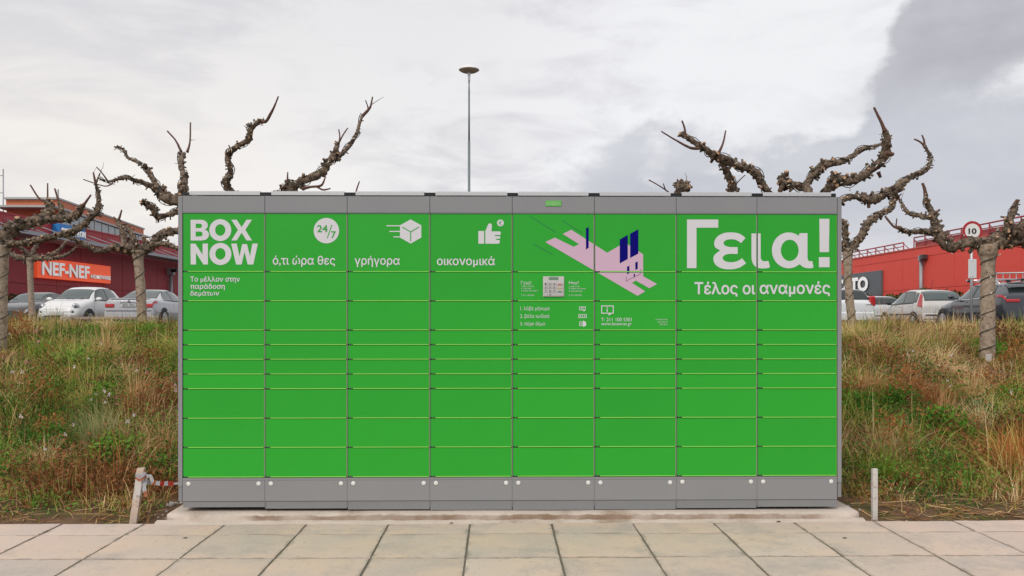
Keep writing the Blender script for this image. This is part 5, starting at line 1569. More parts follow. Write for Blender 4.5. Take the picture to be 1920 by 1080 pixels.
# --- tree just right of the locker
lim = [('limb', [(100, 300, 36), (150, 255, 32), (200, 190, 28), (230, 125, 28), (290, 80, 26), (350, 50, 24), (385, 10, 24), (380, -20, 16)], 0, .4),
       ('limb', [(90, 300, 32), (85, 220, 26), (82, 150, 22), (80, 110, 18)], 0, -.1), ('limb', [(85, 300, 30), (20, 270, 26), (-60, 250, 22)], 0, .4), ('twig', [(335, 85, 7), (390, 150, 6)], .3, .3)]
tree('slim pollarded tree just beyond the right side of the locker', 16.5, lim, CR, 12, trunk=[(125, 760, 27), (115, 650, 25), (102, 480, 25), (98, 330, 30), (98, 290, 36)],
     light_label='dark cable of small lamps round the slim trunk just right of the locker', trunk_turns=2.6)
# --- left trees
CL = (0, 300, 3.0)
lim = [
 ('limb', [(15, 460, 44), (60, 385, 42), (120, 365, 40), (180, 350, 38), (250, 320, 38), (285, 265, 28), (268, 228, 20)], 0, .3), ('twig', [(265, 235, 9), (220, 215, 6), (170, 140, 5)], .3, .3), ('twig', [(268, 232, 6), (268, 130, 4)], .3, .3),
 ('limb', [(195, 350, 26), (300, 330, 26), (380, 325, 26), (440, 300, 23), (460, 255, 17)], .2, -.2), ('twig', [(458, 262, 12), (480, 240, 8), (512, 195, 5)], -.2, -.2),
 ('limb', [(15, 480, 40), (60, 470, 22), (150, 462, 22), (250, 442, 22), (320, 425, 22), (400, 405, 24), (460, 370, 22), (512, 320, 22), (550, 280, 20), (555, 200, 13), (540, 140, 9)], 0, -.4), ('twig', [(540, 145, 8), (525, 70, 5)], -.4, -.4), ('twig', [(540, 130, 6), (562, 75, 4)], -.4, -.4),
 ('limb', [(332, 335, 22), (345, 280, 18), (332, 235, 12)], .1, .1), ('twig', [(332, 240, 7), (308, 160, 5)], .1, .1), ('limb', [(85, 385, 30), (70, 420, 26), (20, 430, 24)], .1, .1), ('limb', [(15, 470, 40), (-70, 440, 30), (-150, 400, 24)], 0, .3),
]
tree('pollarded tree at the left edge of the photo with its trunk cut by the frame', 12.8, lim, CL, 21, trunk=[(-5, 1110, 42), (2, 900, 38), (5, 700, 35), (12, 540, 36), (15, 480, 48)],
     light_label='black cable of small lamps winding round the tree at the left edge', trunk_turns=3.2)
lim = [
 ('limb', [(780, 510, 42), (700, 492, 30), (640, 490, 20), (560, 512, 17), (500, 490, 16), (430, 450, 14), (370, 432, 10)], 0, -.7), ('limb', [(700, 492, 22), (692, 410, 20), (662, 345, 14)], -.1, .2), ('twig', [(665, 350, 8), (685, 280, 5)], .2, .2), ('twig', [(665, 350, 8), (640, 320, 5)], .2, .2),
 ('limb', [(780, 510, 42), (850, 482, 33), (890, 430, 28), (940, 405, 25), (1010, 398, 22)], 0, .2), ('limb', [(850, 482, 20), (930, 470, 16), (1005, 500, 13)], .1, -.3), ('limb', [(760, 480, 30), (735, 410, 18), (705, 365, 10)], 0, .4), ('limb', [(900, 430, 20), (930, 400, 20), (960, 420, 14)], .2, .1),
]
tree('pollarded tree with banded trunk between the white hatchback and the silver coupe', 19.0, lim, CL, 22, trunk=[(805, 1000, 32), (800, 900, 27), (790, 700, 26), (778, 560, 28), (778, 510, 46)],
     light_label='dark cable of small lamps banding the trunk in front of the silver coupe', trunk_turns=2.4, cable_r=.008)
lim = [('limb', [(170, 550, 26), (100, 545, 17), (40, 520, 12)], 0, .5), ('limb', [(170, 545, 20), (125, 500, 14), (80, 475, 9)], 0, -.4), ('limb', [(175, 548, 20), (250, 545, 15), (325, 512, 13), (372, 455, 8)], 0, .6),
       ('limb', [(185, 555, 16), (300, 552, 12), (380, 530, 10), (432, 488, 6)], 0, -.5), ('limb', [(172, 540, 18), (205, 480, 13), (222, 440, 8)], 0, .2)]
tree('thinnest pale trunked tree behind the left edge tree, in front of the orange sign', 26.5, lim, CL, 23, trunk=[(182, 920, 21), (180, 860, 18), (172, 700, 16), (170, 590, 18), (170, 550, 26)])
# ------------------------------------------------------------------ wild plants on the bank
def gmat(name, cols, rough=.7, trans=.14):
    cols = [tuple(min(.85, q * 1.28) for q in c) for c in cols]
    m = mat(name, cols[0], rough, island=cols, spec=.04)
    t = m.node_tree; b = t.nodes['Principled BSDF']; o = t.nodes['Material Output']
    tr = t.nodes.new('ShaderNodeBsdfTranslucent'); mx = t.nodes.new('ShaderNodeMixShader'); mx.inputs[0].default_value = trans
    t.links.new(b.inputs['Base Color'].links[0].from_socket, tr.inputs[0])
    t.links.new(b.outputs[0], mx.inputs[1]); t.links.new(tr.outputs[0], mx.inputs[2]); t.links.new(mx.outputs[0], o.inputs[0])
    return m
M_g = [gmat('green_blades', [(.10, .17, .015), (.16, .24, .03)]), gmat('olive_blades', [(.19, .165, .035), (.28, .24, .06)]),
       gmat('straw_blades', [(.58, .39, .20), (.44, .28, .13)]), gmat('rust_blades', [(.25, .095, .035), (.36, .16, .06)]),
       gmat('dark_blades', [(.020, .075, .010), (.045, .12, .02)]), gmat('lime_blades', [(.24, .33, .05), (.32, .40, .08)]),
       gmat('pale_straw_blades', [(.78, .58, .34), (.66, .46, .25)]), gmat('brown_blades', [(.10, .045, .022), (.15, .07, .035)]),
       gmat('yellow_olive_blades', [(.40, .34, .09), (.48, .38, .14)])]
FAM = {0: (0, 0, 5, 4, 5), 1: (1, 8, 8, 1, 0), 2: (2, 6, 2, 6, 8), 3: (3, 7, 3, 2, 7)}
def nz2(x, y, s, o=0.0):
    return np.array([mnoise.noise(Vector((a * s, b * s, o))) for a, b in zip(x, y)])
def blades(base, h, lean, az, w, bend=1.0, seg=3):
    """base (n,3); curved tapering blades"""
    n = len(base)
    t = np.linspace(0, 1, seg + 1)[None, :]
    dirx, diry = np.cos(az)[:, None], np.sin(az)[:, None]
    hor = (lean * h)[:, None] * (t ** 1.7)
    ver = h[:, None] * (t - .42 * np.minimum(lean, 1.6)[:, None] * bend * t ** 2.4)
    cx = base[:, 0:1] + dirx * hor; cy = base[:, 1:2] + diry * hor; cz = base[:, 2:3] + ver
    ta = az + PI / 2 + RNG.normal(0, .7, n)
    sx, sy = np.cos(ta)[:, None], np.sin(ta)[:, None]
    ww = w[:, None] * (1 - t) ** .7 * .5 + .0003
    Lft = np.stack([cx - sx * ww, cy - sy * ww, cz], 2); Rgt = np.stack([cx + sx * ww, cy + sy * ww, cz], 2)
    v = np.stack([Lft, Rgt], 2).reshape(n, (seg + 1) * 2, 3)
    idx = []
    for k in range(seg): idx.append([2 * k, 2 * k + 1, 2 * k + 3, 2 * k + 2])
    f = (np.arange(n)[:, None, None] * (seg + 1) * 2 + np.array(idx)[None]).reshape(-1, 4)
    return v.reshape(-1, 3), f
def sample(n, y0=5.42, y1=21.3, power=1.0):
    """points over the bank; fewer far away and where the lockers hide it"""
    X = []; Yl = []
    while len(X) < n:
        k = 4000
        y = RNG.uniform(y0, y1, k)
        half = .66 * y + .8
        x = RNG.uniform(-1, 1, k) * half
        keep = RNG.random(k) < np.minimum(1, (7.0 / y)) ** (power - 1 + .0)
        hid = np.abs(x) < .365 * y
        keep &= ~(hid & (RNG.random(k) > .16))
        keep &= ~((np.abs(x) < 2.32) & (y < 6.35))
        keep &= y > EDGE + YAW * x + .03
        X += list(x[keep]); Yl += list(y[keep])
    return np.array(X[:n]), np.array(Yl[:n])
HZ = lambda x, y: np.array([hz(a, b) for a, b in zip(x, y)])
def zone(x, y):          # 0 on the bare strip beside the pavement, 1 on the overgrown bank
    d = y - (EDGE + YAW * x)
    wob = .22 * nz2(x, y, 1.7, 2.0)
    return np.clip((d + wob - .22) / .60, 0, 1)
def front(x, y):
    """short growth right in front of the two nearest trunks"""
    x = np.asarray(x, float); y = np.asarray(y, float); k = np.ones_like(y)
    for xt, yt in ((6.78, 12.2), (-7.5, 12.8)):
        k = np.where((y > yt - 2.8) & (y < yt + .1) & (np.abs(x - xt * y / yt) < .42), .28, k)
    return k
V = []; F = []; MI = []; off = 0
def push(v, f, mi):
    global off
    V.append(v); F.append(f + off); MI.append(np.full(len(f), mi, np.int32) if np.isscalar(mi) else mi); off += len(v)

# tufts
NT = 5200
tx, ty = sample(NT, power=1.35)
tz = zone(tx, ty)
g1 = nz2(tx, ty, .9, 5.0) + .6 * nz2(tx, ty, 2.2, 15.0); g2 = nz2(tx, ty, 1.3, 9.0); g3 = nz2(tx, ty, 1.1, 41.0); hm = 1 + 1.25 * nz2(tx, ty, 1.5, 51.0)
kind = np.zeros(NT, int)
right = tx > 0
def family(x, y):
    """which plants hold this patch of the bank: 0 green, 1 olive, 2 straw, 3 rust"""
    rt = (x > 0).astype(float); far = np.clip((y - 9) / 6, 0, 1)
    sc = np.stack([nz2(x, y, 1.35, 5.0) + .03 + .08 * (1 - rt) - .10 * rt * far, nz2(x, y, 1.2, 25.0) + .02 + .04 * far, nz2(x, y, 1.5, 45.0) - .08 + .14 * rt * far + .04 * rt, nz2(x, y, 1.4, 65.0) - .05 + .05 * rt * (1 - far)], 0)
    sc = sc + RNG.normal(0, .05, sc.shape)
    return sc.argmax(0)
fam = family(tx, ty)
kind = np.array([FAM[k][RNG.integers(0, 5)] for k in fam])
gapn = nz2(tx, ty, 2.6, 71.0)
for i in range(NT):
    if RNG.random() > .20 + .80 * tz[i] or (gapn[i] < -.14 and ty[i] < 12): continue
    Y = ty[i]
    big = RNG.random() < .14
    nb = int(RNG.integers(20, 42) * (1.5 if big else 1) * (.45 + .55 * tz[i]))
    spread = RNG.uniform(.05, .17) * (1.3 if big else 1)
    H = RNG.uniform(.13, .30) * (.30 + .70 * tz[i]) * (1.45 if big else 1) * (1.0 + .25 * nz2([tx[i]], [Y], .5, 1.0)[0]) * max(.35, hm[i]) * (1 + .05 * min(1, max(0, (Y - 12) / 5)))
    H *= float(front(tx[i], Y))
    if kind[i] in (2,): H *= 1.15
    bx_ = tx[i] + RNG.normal(0, spread, nb); by_ = Y + RNG.normal(0, spread, nb)
    ok = by_ > EDGE + YAW * bx_ + .015
    bx_, by_ = bx_[ok], by_[ok]; nb = len(bx_)
    if nb == 0: continue
    base = np.column_stack([bx_, by_, np.full(nb, hz(tx[i], Y)) - .015])
    az = np.arctan2(by_ - Y, bx_ - tx[i]) + RNG.normal(0, .8, nb)
    h = H * RNG.uniform(.55, 1.25, nb)
    lean = np.abs(RNG.normal(.65, .45, nb))
    w = RNG.uniform(.004, .009, nb) * (1 + max(0, Y - 8) * .085)
    v, f = blades(base, h, lean, az, w)
    mi = np.repeat(np.where(RNG.random(nb) < .88, kind[i], RNG.integers(0, 8, nb)), 3).astype(np.int32)
    push(v, f, mi)
# short undergrowth filling the gaps, coloured mostly dark to deepen the shade there
NU = 26000
x, y = sample(NU, power=1.5)
zn = zone(x, y)
keep = (RNG.random(NU) < .22 + .78 * zn) & ((nz2(x, y, 2.6, 71.0) > -.2) | (y > 12))
x, y, zn = x[keep], y[keep], zn[keep]; n = len(x)
base = np.column_stack([x, y, HZ(x, y) - .01])
fu = family(x, y); LOW = {0: (4, 4, 0, 7, 4), 1: (4, 7, 1, 7, 0), 2: (7, 2, 7, 3, 1), 3: (7, 7, 3, 4, 7)}; mi = np.array([LOW[k][j] for k, j in zip(fu, RNG.integers(0, 5, n))])
v, f = blades(base, RNG.uniform(.05, .17, n) * (.35 + .65 * zn), np.abs(RNG.normal(.6, .4, n)), RNG.uniform(0, 2 * PI, n), RNG.uniform(.003, .007, n) * (1 + np.maximum(0, y - 8) * .07))
push(v, f, np.repeat(mi, 3).astype(np.int32))
# long arching stalks
NS = 3400
x, y = sample(NS, 6.3, power=1.3); n = len(x)
zn = zone(x, y); keep = zn > .6; x, y = x[keep], y[keep]; n = len(x)
base = np.column_stack([x, y, HZ(x, y)])
v, f = blades(base, RNG.uniform(.28, .58, n) * front(x, y), RNG.uniform(.3, 1.5, n), RNG.uniform(0, 2 * PI, n), RNG.uniform(.0028, .0045, n) * (1 + np.maximum(0, y - 8) * .07), seg=5)
push(v, f, np.repeat(RNG.choice([2, 6, 2, 3, 8], n), 5).astype(np.int32))
# feathery seed heads along the crest
NSd = 1500
x, y = sample(NSd, 11, 21.2, power=1.0); n = len(x)
base = np.column_stack([x, y, HZ(x, y)])
v, f = blades(base, RNG.uniform(.24, .48, n) * front(x, y), RNG.uniform(.1, .6, n), RNG.uniform(0, 2 * PI, n), RNG.uniform(.008, .014, n), seg=4)
push(v, f, np.repeat(RNG.choice([2, 3, 1], n, p=[.5, .2, .3]), 4).astype(np.int32))
# straw and litter lying flat
NL = 9000
x, y = sample(NL, 5.4, 9.0, power=1.5); n = len(x)
base = np.column_stack([x, y, HZ(x, y) + RNG.uniform(.002, .02, n)])
L_ = RNG.uniform(.05, .22, n); az = RNG.uniform(0, 2 * PI, n)
d = np.column_stack([np.cos(az), np.sin(az), RNG.normal(0, .12, n)]) * L_[:, None]
s_ = np.column_stack([-np.sin(az), np.cos(az), RNG.normal(0, .3, n)]) * RNG.uniform(.0012, .003, n)[:, None]
v = np.stack([base - s_, base + s_, base + d + s_, base + d - s_], 1).reshape(-1, 3)
push(v, np.arange(n * 4).reshape(n, 4), RNG.choice([2, 3, 3, 2, 1], n).astype(np.int32))
grass = np_mesh('wild_grass', np.vstack(V), np.vstack(F), M_g, np.concatenate(MI))
grass['label'] = 'wild grass and dry straw covering the sloping bank'; grass['category'] = 'grass'; stuff(grass)

# leafy weeds
M_lf = [gmat('weed_leaf_green', [(.05, .13, .018), (.10, .20, .03), (.15, .26, .05), (.07, .15, .025)]),
        gmat('weed_leaf_dark', [(.018, .065, .012), (.035, .10, .02), (.06, .13, .028)]),
        gmat('weed_leaf_rust', [(.19, .07, .032), (.29, .12, .05), (.13, .055, .028), (.36, .19, .09)])]
V = []; F = []; MI = []; off = 0
NW = 3800
wx, wy = sample(NW, 5.5, 19, power=1.5); wz = zone(wx, wy)
fw = family(wx, wy)
for i in range(NW):
    if RNG.random() > .3 + .7 * wz[i]: continue
    nl = int(RNG.integers(50, 120) * (.4 + .6 * wz[i])); R_ = RNG.uniform(.06, .20); H = RNG.uniform(.08, .34) * (.25 + .75 * wz[i])
    p = RNG.normal(0, 1, (nl, 3)) * np.array([R_, R_, H * .38]) + np.array([wx[i], wy[i], hz(wx[i], wy[i]) + H * .6])
    if wy[i] > 12: p[:, 2] = np.minimum(p[:, 2], hz(wx[i], wy[i]) + .20)
    p[:, 2] = np.maximum(p[:, 2], hz(wx[i], wy[i]) + .01)
    p = p[p[:, 1] > EDGE + YAW * p[:, 0] + .02]
    p = p[~((np.abs(p[:, 0]) < 2.25) & (p[:, 1] < 6.3))]
    if len(p) == 0: continue
    v, f = leaf_cloud(p, RNG.uniform(.016, .034) * (1 + max(0, wy[i] - 8) * .05), RNG, .5)
    k = {0: 0, 1: 0, 2: 2, 3: 2}[int(fw[i])]; k = 1 if (k == 0 and RNG.random() < .3) else k
    if front(wx[i], wy[i]) < 1: continue
    if fw[i] in (1, 2) and RNG.random() < .6: continue
    push(v, f, k)
w = np_mesh('leafy_weeds', np.vstack(V), np.vstack(F), M_lf, np.concatenate(MI))
w['label'] = 'low leafy weeds growing among the grass on the bank'; w['category'] = 'weeds'; stuff(w)

# distinct plants -----------------------------------------------------
def at_px(px, py, h=0.0):
    """point on the bank seen at this place of the photograph"""
    k = (px - 960) / FPX; s = (py - HORIZON) / FPX
    Y = 5.4
    while Y < 25:
        if CAM_H - s * Y <= hz(k * Y, Y) + h: break
        Y += .02
    return Vector((k * Y, Y, hz(k * Y, Y)))
def tussock(label, px, py, H, n, R_, m, lean=.45, w=(.003, .006), seg=5, group=None, name='grass_tussock', azc=None):
    p = at_px(px, py)
    t = thing(name, label, 'grass tussock', tuple(p), 0, group)
    a = RNG.uniform(0, 2 * PI, n); r = np.abs(RNG.normal(0, R_, n))
    base = np.column_stack([np.cos(a) * r, np.sin(a) * r, np.full(n, -.02)])
    az = a + RNG.normal(0, .5, n)
    if azc is not None: az = azc + RNG.normal(0, .8, n)
    v, f = blades(base, H * RNG.uniform(.5, 1.15, n), np.abs(RNG.normal(lean, .3, n)), az, RNG.uniform(w[0], w[1], n) * (1 + max(0, p.y - 8) * .06), seg=seg)
    stuff(np_mesh('blades', v, f, (m,), parent=t))
    n2 = n // 4
    v, f = blades(base[:n2] * 1.2, H * RNG.uniform(.2, .5, n2), np.abs(RNG.normal(.9, .3, n2)), az[:n2], RNG.uniform(w[0], w[1], n2), seg=3)
    stuff(np_mesh('dead_thatch', v, f, (M_g[3],), parent=t))
    return t
GT = 'grass tussocks on the bank'
tussock('fine grey green fountain of grass in the middle of the left bank', 185, 858, .46, 650, .07, gmat('grey_green_blades', [(.22, .24, .10), (.30, .30, .14), (.38, .34, .18)]), .35, (.0018, .003), group=GT)
tussock('deep green grassy clump low on the left bank', 135, 905, .24, 520, .13, M_g[4], .8, (.004, .007), group=GT)
tussock('pale dry tussock leaning over low on the right bank near the locker', 1660, 875, .42, 520, .08, gmat('pale_tussock', [(.60, .46, .24), (.44, .36, .15), (.72, .58, .35)]), .6, (.0025, .004), group=GT)
tussock('broad pinkish straw clump in front of the nearest right tree trunk', 1772, 712, .26, 1000, .24, gmat('pink_straw', [(.72, .44, .26), (.80, .55, .34), (.58, .32, .17)]), .5, (.004, .007), group=GT)
tussock('orange brown dry tussock at the right edge of the photo', 1905, 905, .48, 520, .10, gmat('orange_straw', [(.52, .22, .07), (.40, .15, .045), (.58, .32, .12)]), .35, (.003, .005), group=GT)
tussock('bright green soft grass patch low on the right bank', 1800, 905, .20, 900, .26, gmat('fresh_green', [(.06, .20, .02), (.11, .28, .035), (.16, .30, .05)]), .6, (.003, .005), group=GT)
tussock('reddish brown brush beside the locker on the right bank', 1605, 745, .34, 500, .16, M_g[3], .7, group=GT)
tussock('dry straw tuft close to the left side of the locker', 305, 850, .36, 500, .12, M_g[2], .6, (.0025, .004), group=GT)
tussock('tall feathery green grass at the top of the left bank under the white hatchback', 120, 640, .38, 900, .35, gmat('crest_green', [(.19, .22, .05), (.27, .29, .08), (.35, .30, .13)]), .4, (.003, .005), group=GT)
tussock('brown feathery grass at the top of the left bank by the concrete block', 240, 640, .36, 700, .30, M_g[3], .5, (.003, .005), group=GT)
tussock('tawny feathery grass at the top of the right bank below the silver hatchback', 1720, 650, .40, 1000, .40, gmat('tawny_feather', [(.48, .31, .15), (.58, .42, .24), (.36, .22, .11)]), .5, (.003, .005), group=GT)
def shrub(label, px, py, R_, H, n, m, size):
    p = at_px(px, py)
    t = thing('shrub', label, 'shrub', tuple(p), 0, 'small shrubs on the bank')
    d = RNG.normal(size=(n, 3)); d /= np.linalg.norm(d, axis=1)[:, None]; d[:, 2] = np.abs(d[:, 2])
    lump = np.array([1 + .45 * mnoise.noise(Vector(q) * 2.3 + Vector((px, 0, 0))) for q in d])
    q = d * (RNG.uniform(.25, 1, n) ** .5 * lump)[:, None] * np.array([R_, R_, H])
    v, f = leaf_cloud(q, size, RNG, .6)
    stuff(np_mesh('foliage', v, f, (m,), parent=t))
    bm = bmesh.new()
    for k in range(9):
        a = RNG.uniform(0, 2 * PI); tube(bm, [(0, 0, -.03), (math.cos(a) * R_ * .35, math.sin(a) * R_ * .35, H * .4), (math.cos(a) * R_ * .7, math.sin(a) * R_ * .7, H * .8)], [.008, .006, .003], 5)
    obj('stems', bm, M_bark0, t)
shrub('dark green needle leaved shrub in the middle of the right bank', 1832, 800, .27, .26, 2600, gmat('shrub_dark', [(.012, .07, .012), (.025, .12, .02), (.05, .16, .03), (.08, .12, .02)]), .032)
shrub('smaller bright green shrub right below the dark one on the right bank', 1865, 838, .17, .14, 1200, gmat('shrub_bright', [(.05, .18, .02), (.09, .25, .03), (.14, .28, .05)]), .028)
shrub('spreading grey leaved plant high on the right bank beside the locker', 1665, 720, .36, .20, 1400, gmat('shrub_grey', [(.08, .12, .05), (.12, .16, .07), (.06, .10, .035)]), .045)
shrub('rounded leafy green plant beside the taped stake', 290, 905, .20, .20, 1100, M_lf[0], .035)

# more ground cover: leafy domes and grass tufts thickly scattered over the bank
def dome(R_, H, n, size, sp_up=.5):
    d = RNG.normal(size=(n, 3)); d /= np.linalg.norm(d, axis=1)[:, None]; d[:, 2] = np.abs(d[:, 2])
    sdv = RNG.uniform(0, 50)
    lump = np.array([1 + .55 * mnoise.noise(Vector(q) * 2.6 + Vector((sdv, 0, 0))) for q in d])
    return leaf_cloud(d * (RNG.uniform(.45, 1, n) ** .5 * lump)[:, None] * np.array([R_, R_, H]), size, RNG, sp_up)
def tuft(H, n, lean, w=(.003, .0055)):
    a = RNG.uniform(0, 2 * PI, n); r = np.abs(RNG.normal(0, .06, n))
    base = np.column_stack([np.cos(a) * r, np.sin(a) * r, np.full(n, -.03)])
    return blades(base, H * RNG.uniform(.45, 1.15, n), np.abs(RNG.normal(lean, .35, n)), a + RNG.normal(0, .6, n), RNG.uniform(w[0], w[1], n), seg=4)
M_cl = [gmat('clump_leaf_green', [(.06, .17, .018), (.12, .26, .03)]), gmat('clump_leaf_deep', [(.03, .10, .012), (.06, .16, .02)]), gmat('clump_leaf_bright', [(.11, .22, .03), (.18, .31, .05)]),
        gmat('clump_leaf_rust', [(.22, .085, .03), (.36, .16, .06)]), gmat('clump_leaf_brown', [(.11, .045, .022), (.19, .085, .04)])]
SRC = {'green': [(dome(.19, .21, 850, .030), M_cl[i]) for i in (0, 1, 2)], 'rust': [(dome(.20, .22, 850, .026), M_cl[i]) for i in (3, 4)],
       'straw': [(tuft(.34, 260, .6), M_g[6]), (tuft(.40, 240, .5), M_g[2]), (tuft(.30, 260, .8), M_g[3])],
       'grassy': [(tuft(.30, 280, .7), M_g[5]), (tuft(.34, 260, .6), M_g[8]), (tuft(.28, 280, .8), M_g[0])]}
for nm, keys in (('weed_cover', ('green', 'rust')), ('grass_cover', ('straw', 'grassy'))):
    mats_ = [m for k in keys for (_, m) in SRC[k]]
    V = []; F = []; MI = []; off = 0
    for side in (-1, 1):
        for key, cnt in (('green', 34 if side < 0 else 26), ('rust', 26 if side < 0 else 28), ('straw', 20 if side < 0 else 34), ('grassy', 24 if side < 0 else 18)):
            if key not in keys: continue
            k = 0
            while k < cnt:
                Y = RNG.uniform(6.0, 13.5) if RNG.random() < .8 else RNG.uniform(13, 18)
                X = side * RNG.uniform(.40, .61) * Y
                if abs(X) < 2.45 and Y < 6.4: continue
                if Y - edge_y(X) < .55 + RNG.random() * .3: continue
                if front(X, Y) < 1: continue
                (v, f), m = SRC[key][RNG.integers(0, len(SRC[key]))]
                s_ = RNG.uniform(.75, 1.35) * (.55 if Y - edge_y(X) < 1.0 else 1) * (1.15 if Y > 10 else 1); a = RNG.uniform(0, 2 * PI)
                q = v * np.array([s_, s_, s_ * RNG.uniform(.8, 1.2)])
                q = np.column_stack([q[:, 0] * math.cos(a) - q[:, 1] * math.sin(a) + X, q[:, 0] * math.sin(a) + q[:, 1] * math.cos(a) + Y, q[:, 2] + hz(X, Y) - .01])
                push(q, f, mats_.index(m)); k += 1
    o = np_mesh(nm, np.vstack(V), np.vstack(F), mats_, np.concatenate(MI)); stuff(o)
    o['label'] = 'leafy green and rusty brown weeds growing thickly on the bank' if nm == 'weed_cover' else 'tufts of straw coloured and yellow green grass spread over the bank'
    o['category'] = 'weeds' if nm == 'weed_cover' else 'grass'

# small pale flowers
M_petal = mat('petal', (.72, .62, .62), .6); M_petal2 = mat('pink_petal', (.62, .25, .30), .6); M_stalk = mat('flower_stalk', (.12, .09, .04), .8)
def where(px, py):
    v = 'at the top' if py < 660 else ('in the upper part' if py < 715 else ('halfway up' if py < 770 else 'low down'))
    if px < 960: h = 'near the left edge tree' if px < 60 else ('beside the locker' if px > 240 else ('left of the middle' if px < 150 else 'right of the middle'))
    else: h = 'near the right edge of the photo' if px > 1870 else ('in front of the thick trunk' if px > 1740 else 'between the locker and the thick trunk')
    return {'at the top': 'at the bank top', 'in the upper part': 'high on the bank', 'halfway up': 'halfway up the bank', 'low down': 'low on the bank'}[v] + ', ' + h
def flower(px, py, col, group_label, name_lab):
    p = at_px(px, py, .30)
    top = Vector((p.x, p.y, p.z + .30))
    t = thing('wildflower', name_lab, 'flower', tuple(p), 0, group_label)
    bm = bmesh.new(); tube(bm, [(0, 0, 0), (.03, -.01, .15), (0, 0, .30)], [.002, .002, .0012], 4); obj('stalk', bm, M_stalk, t)
    for k in range(2 if RNG.random() < .2 else 1):
        bm = bmesh.new()
        c = Vector((RNG.normal() * .02, RNG.normal() * .02, .30 - k * .05)); s = RNG.uniform(.013, .022) * (1 + max(0, p.y - 8) * .05)
        for j in range(4):
            a = j * PI / 2 + RNG.random()
            u = Vector((math.cos(a), RNG.normal() * .4 - .3, math.sin(a))).normalized(); w_ = u.cross(Vector((0, 1, .3))).normalized()
            q = [c, c + u * s * .6 + w_ * s * .4, c + u * s * 1.2, c + u * s * .6 - w_ * s * .4]
            vs = [bm.verts.new(z) for z in q]; bm.faces.new(vs)
        obj('blossom', bm, col, t)
GL = 'pale wildflowers on the left bank'; GR = 'pale wildflowers on the right bank'
for px, py in ((146, 687), (28, 697), (36, 702), (177, 739), (198, 733), (199, 741), (203, 755), (163, 672), (44, 781), (255, 695), (331, 724), (84, 843), (121, 815), (133, 800), (192, 645), (248, 780)):
    flower(px, py, M_petal, GL, 'small white wildflower ' + where(px, py))
for px, py in ((274, 698), (52, 680), (216, 745), (70, 621), (69, 640), (285, 620)):
    flower(px, py, M_petal2, 'pink wildflowers on the left bank', 'small pink wildflower ' + where(px, py))
for px, py in ((1782, 665), (1904, 790), (1786, 715), (1706, 658), (1890, 736)):
    flower(px, py, M_petal, GR, 'small pale wildflower ' + where(px, py))

# ------------------------------------------------------------------ stakes, tape, stones
M_stake = mat('white_stake_paint', (.64, .61, .57), .8, var=(.55, .50, .46), scale=18, bump=.5, bump_scale=60, dirt=(.27, .17, .11), dirt_scale=16, dirt_lo=.54, dirt_hi=.66)
M_stake_o = mat('stained_stake', (.62, .46, .36), .8, var=(.64, .58, .52), scale=22, bump=.5, bump_scale=60, dirt=(.30, .20, .14), dirt_scale=20, dirt_lo=.54, dirt_hi=.68)
def stake(label, pb, pt, w, Y, two=False):
    b0 = P(*pb, Y); t0 = P(*pt, Y)
    t = thing('wooden_stake', label, 'stake', (b0.x, Y, b0.z - .02))
    d = t0 - b0; wd = w / FPX * Y / 2
    def seg(n, f0, f1, m, g=1.0, top=False):
        bm = bmesh.new()
        k = 9
        for i in range(k):
            pass
        vs = box(bm, -wd * g, wd * g, -.013 * g, .013 * g, 0, 1, 0)
        bmesh.ops.subdivide_edges(bm, edges=[e for e in bm.edges if abs(e.verts[0].co.z - e.verts[1].co.z) > .5], cuts=7)
        for v in bm.verts:
            f = f0 + (f1 - f0) * v.co.z
            j = mnoise.noise(Vector((v.co.x * 200, v.co.y * 200, f * 9))) * .0018
            z = v.co.z
            v.co = Vector((v.co.x + d.x * f + j, v.co.y + j, d.z * f + .02 + (mnoise.noise(Vector((v.co.x * 300, 7, v.co.y * 300))) * .006 if (top and z > .99) else 0)))
        obj(n, bm, m, t)
    if two:
        seg('stained_foot', -.12, .42, M_stake_o); seg('shaft', .42, .86, M_stake); seg('stained_top', .86, 1.0, M_stake_o, 1.02, True)
    else: seg('shaft', -.12, 1.0, M_stake, 1, True)
    return t
stake('leaning white wooden stake with tape knotted near its top, left of the locker', (251, 976), (265, 877), 13.0, 5.40, True)
stake('upright thin white stake right of the locker at the pavement edge', (1639.5, 971), (1639.5, 879), 9.5, 5.46)
M_tr = mat('tape_red', (.55, .035, .022), .45, var=(.58, .16, .09), scale=14); M_tw = mat('tape_white', (.66, .66, .67), .45, var=(.58, .58, .60), scale=14)
M_to = mat('tape_faded', (.62, .24, .12), .45)
YT = 5.37
tp = thing('barrier_tape', 'red and white barrier tape knotted round the stake and running to the locker side', 'barrier tape', tuple(P(265, 895, YT)))
o0 = Vector(tp.location)
def ribbon(name, pts, w, m, tw=0.0, thick=.0008):
    q = catmull(np.array([tuple(p) for p in pts]), 8); bm = bmesh.new(); prev = None
    for i, p in enumerate(q):
        p = Vector(p); d = Vector(q[min(i + 1, len(q) - 1)]) - Vector(q[max(i - 1, 0)])
        d.normalize(); s = Vector((-d.z, 0, d.x)); s = s.normalized() if s.length > .01 else Vector((1, 0, 0))
        s = (s * math.cos(tw * i / len(q)) + Vector((0, 1, 0)) * math.sin(tw * i / len(q)))
        j = mnoise.noise(p * 30) * .006
        a = bm.verts.new(p + s * w * (1 + .1 * math.sin(i)) + Vector((0, j, 0))); b = bm.verts.new(p - s * w - Vector((0, j, 0)))
        if prev: bm.faces.new((prev[0], a, b, prev[1]))
        prev = (a, b)
    r = bmesh.ops.solidify(bm, geom=bm.faces[:], thickness=thick)
    for f in bm.faces: f.smooth = True
    return obj(name, bm, m, tp)
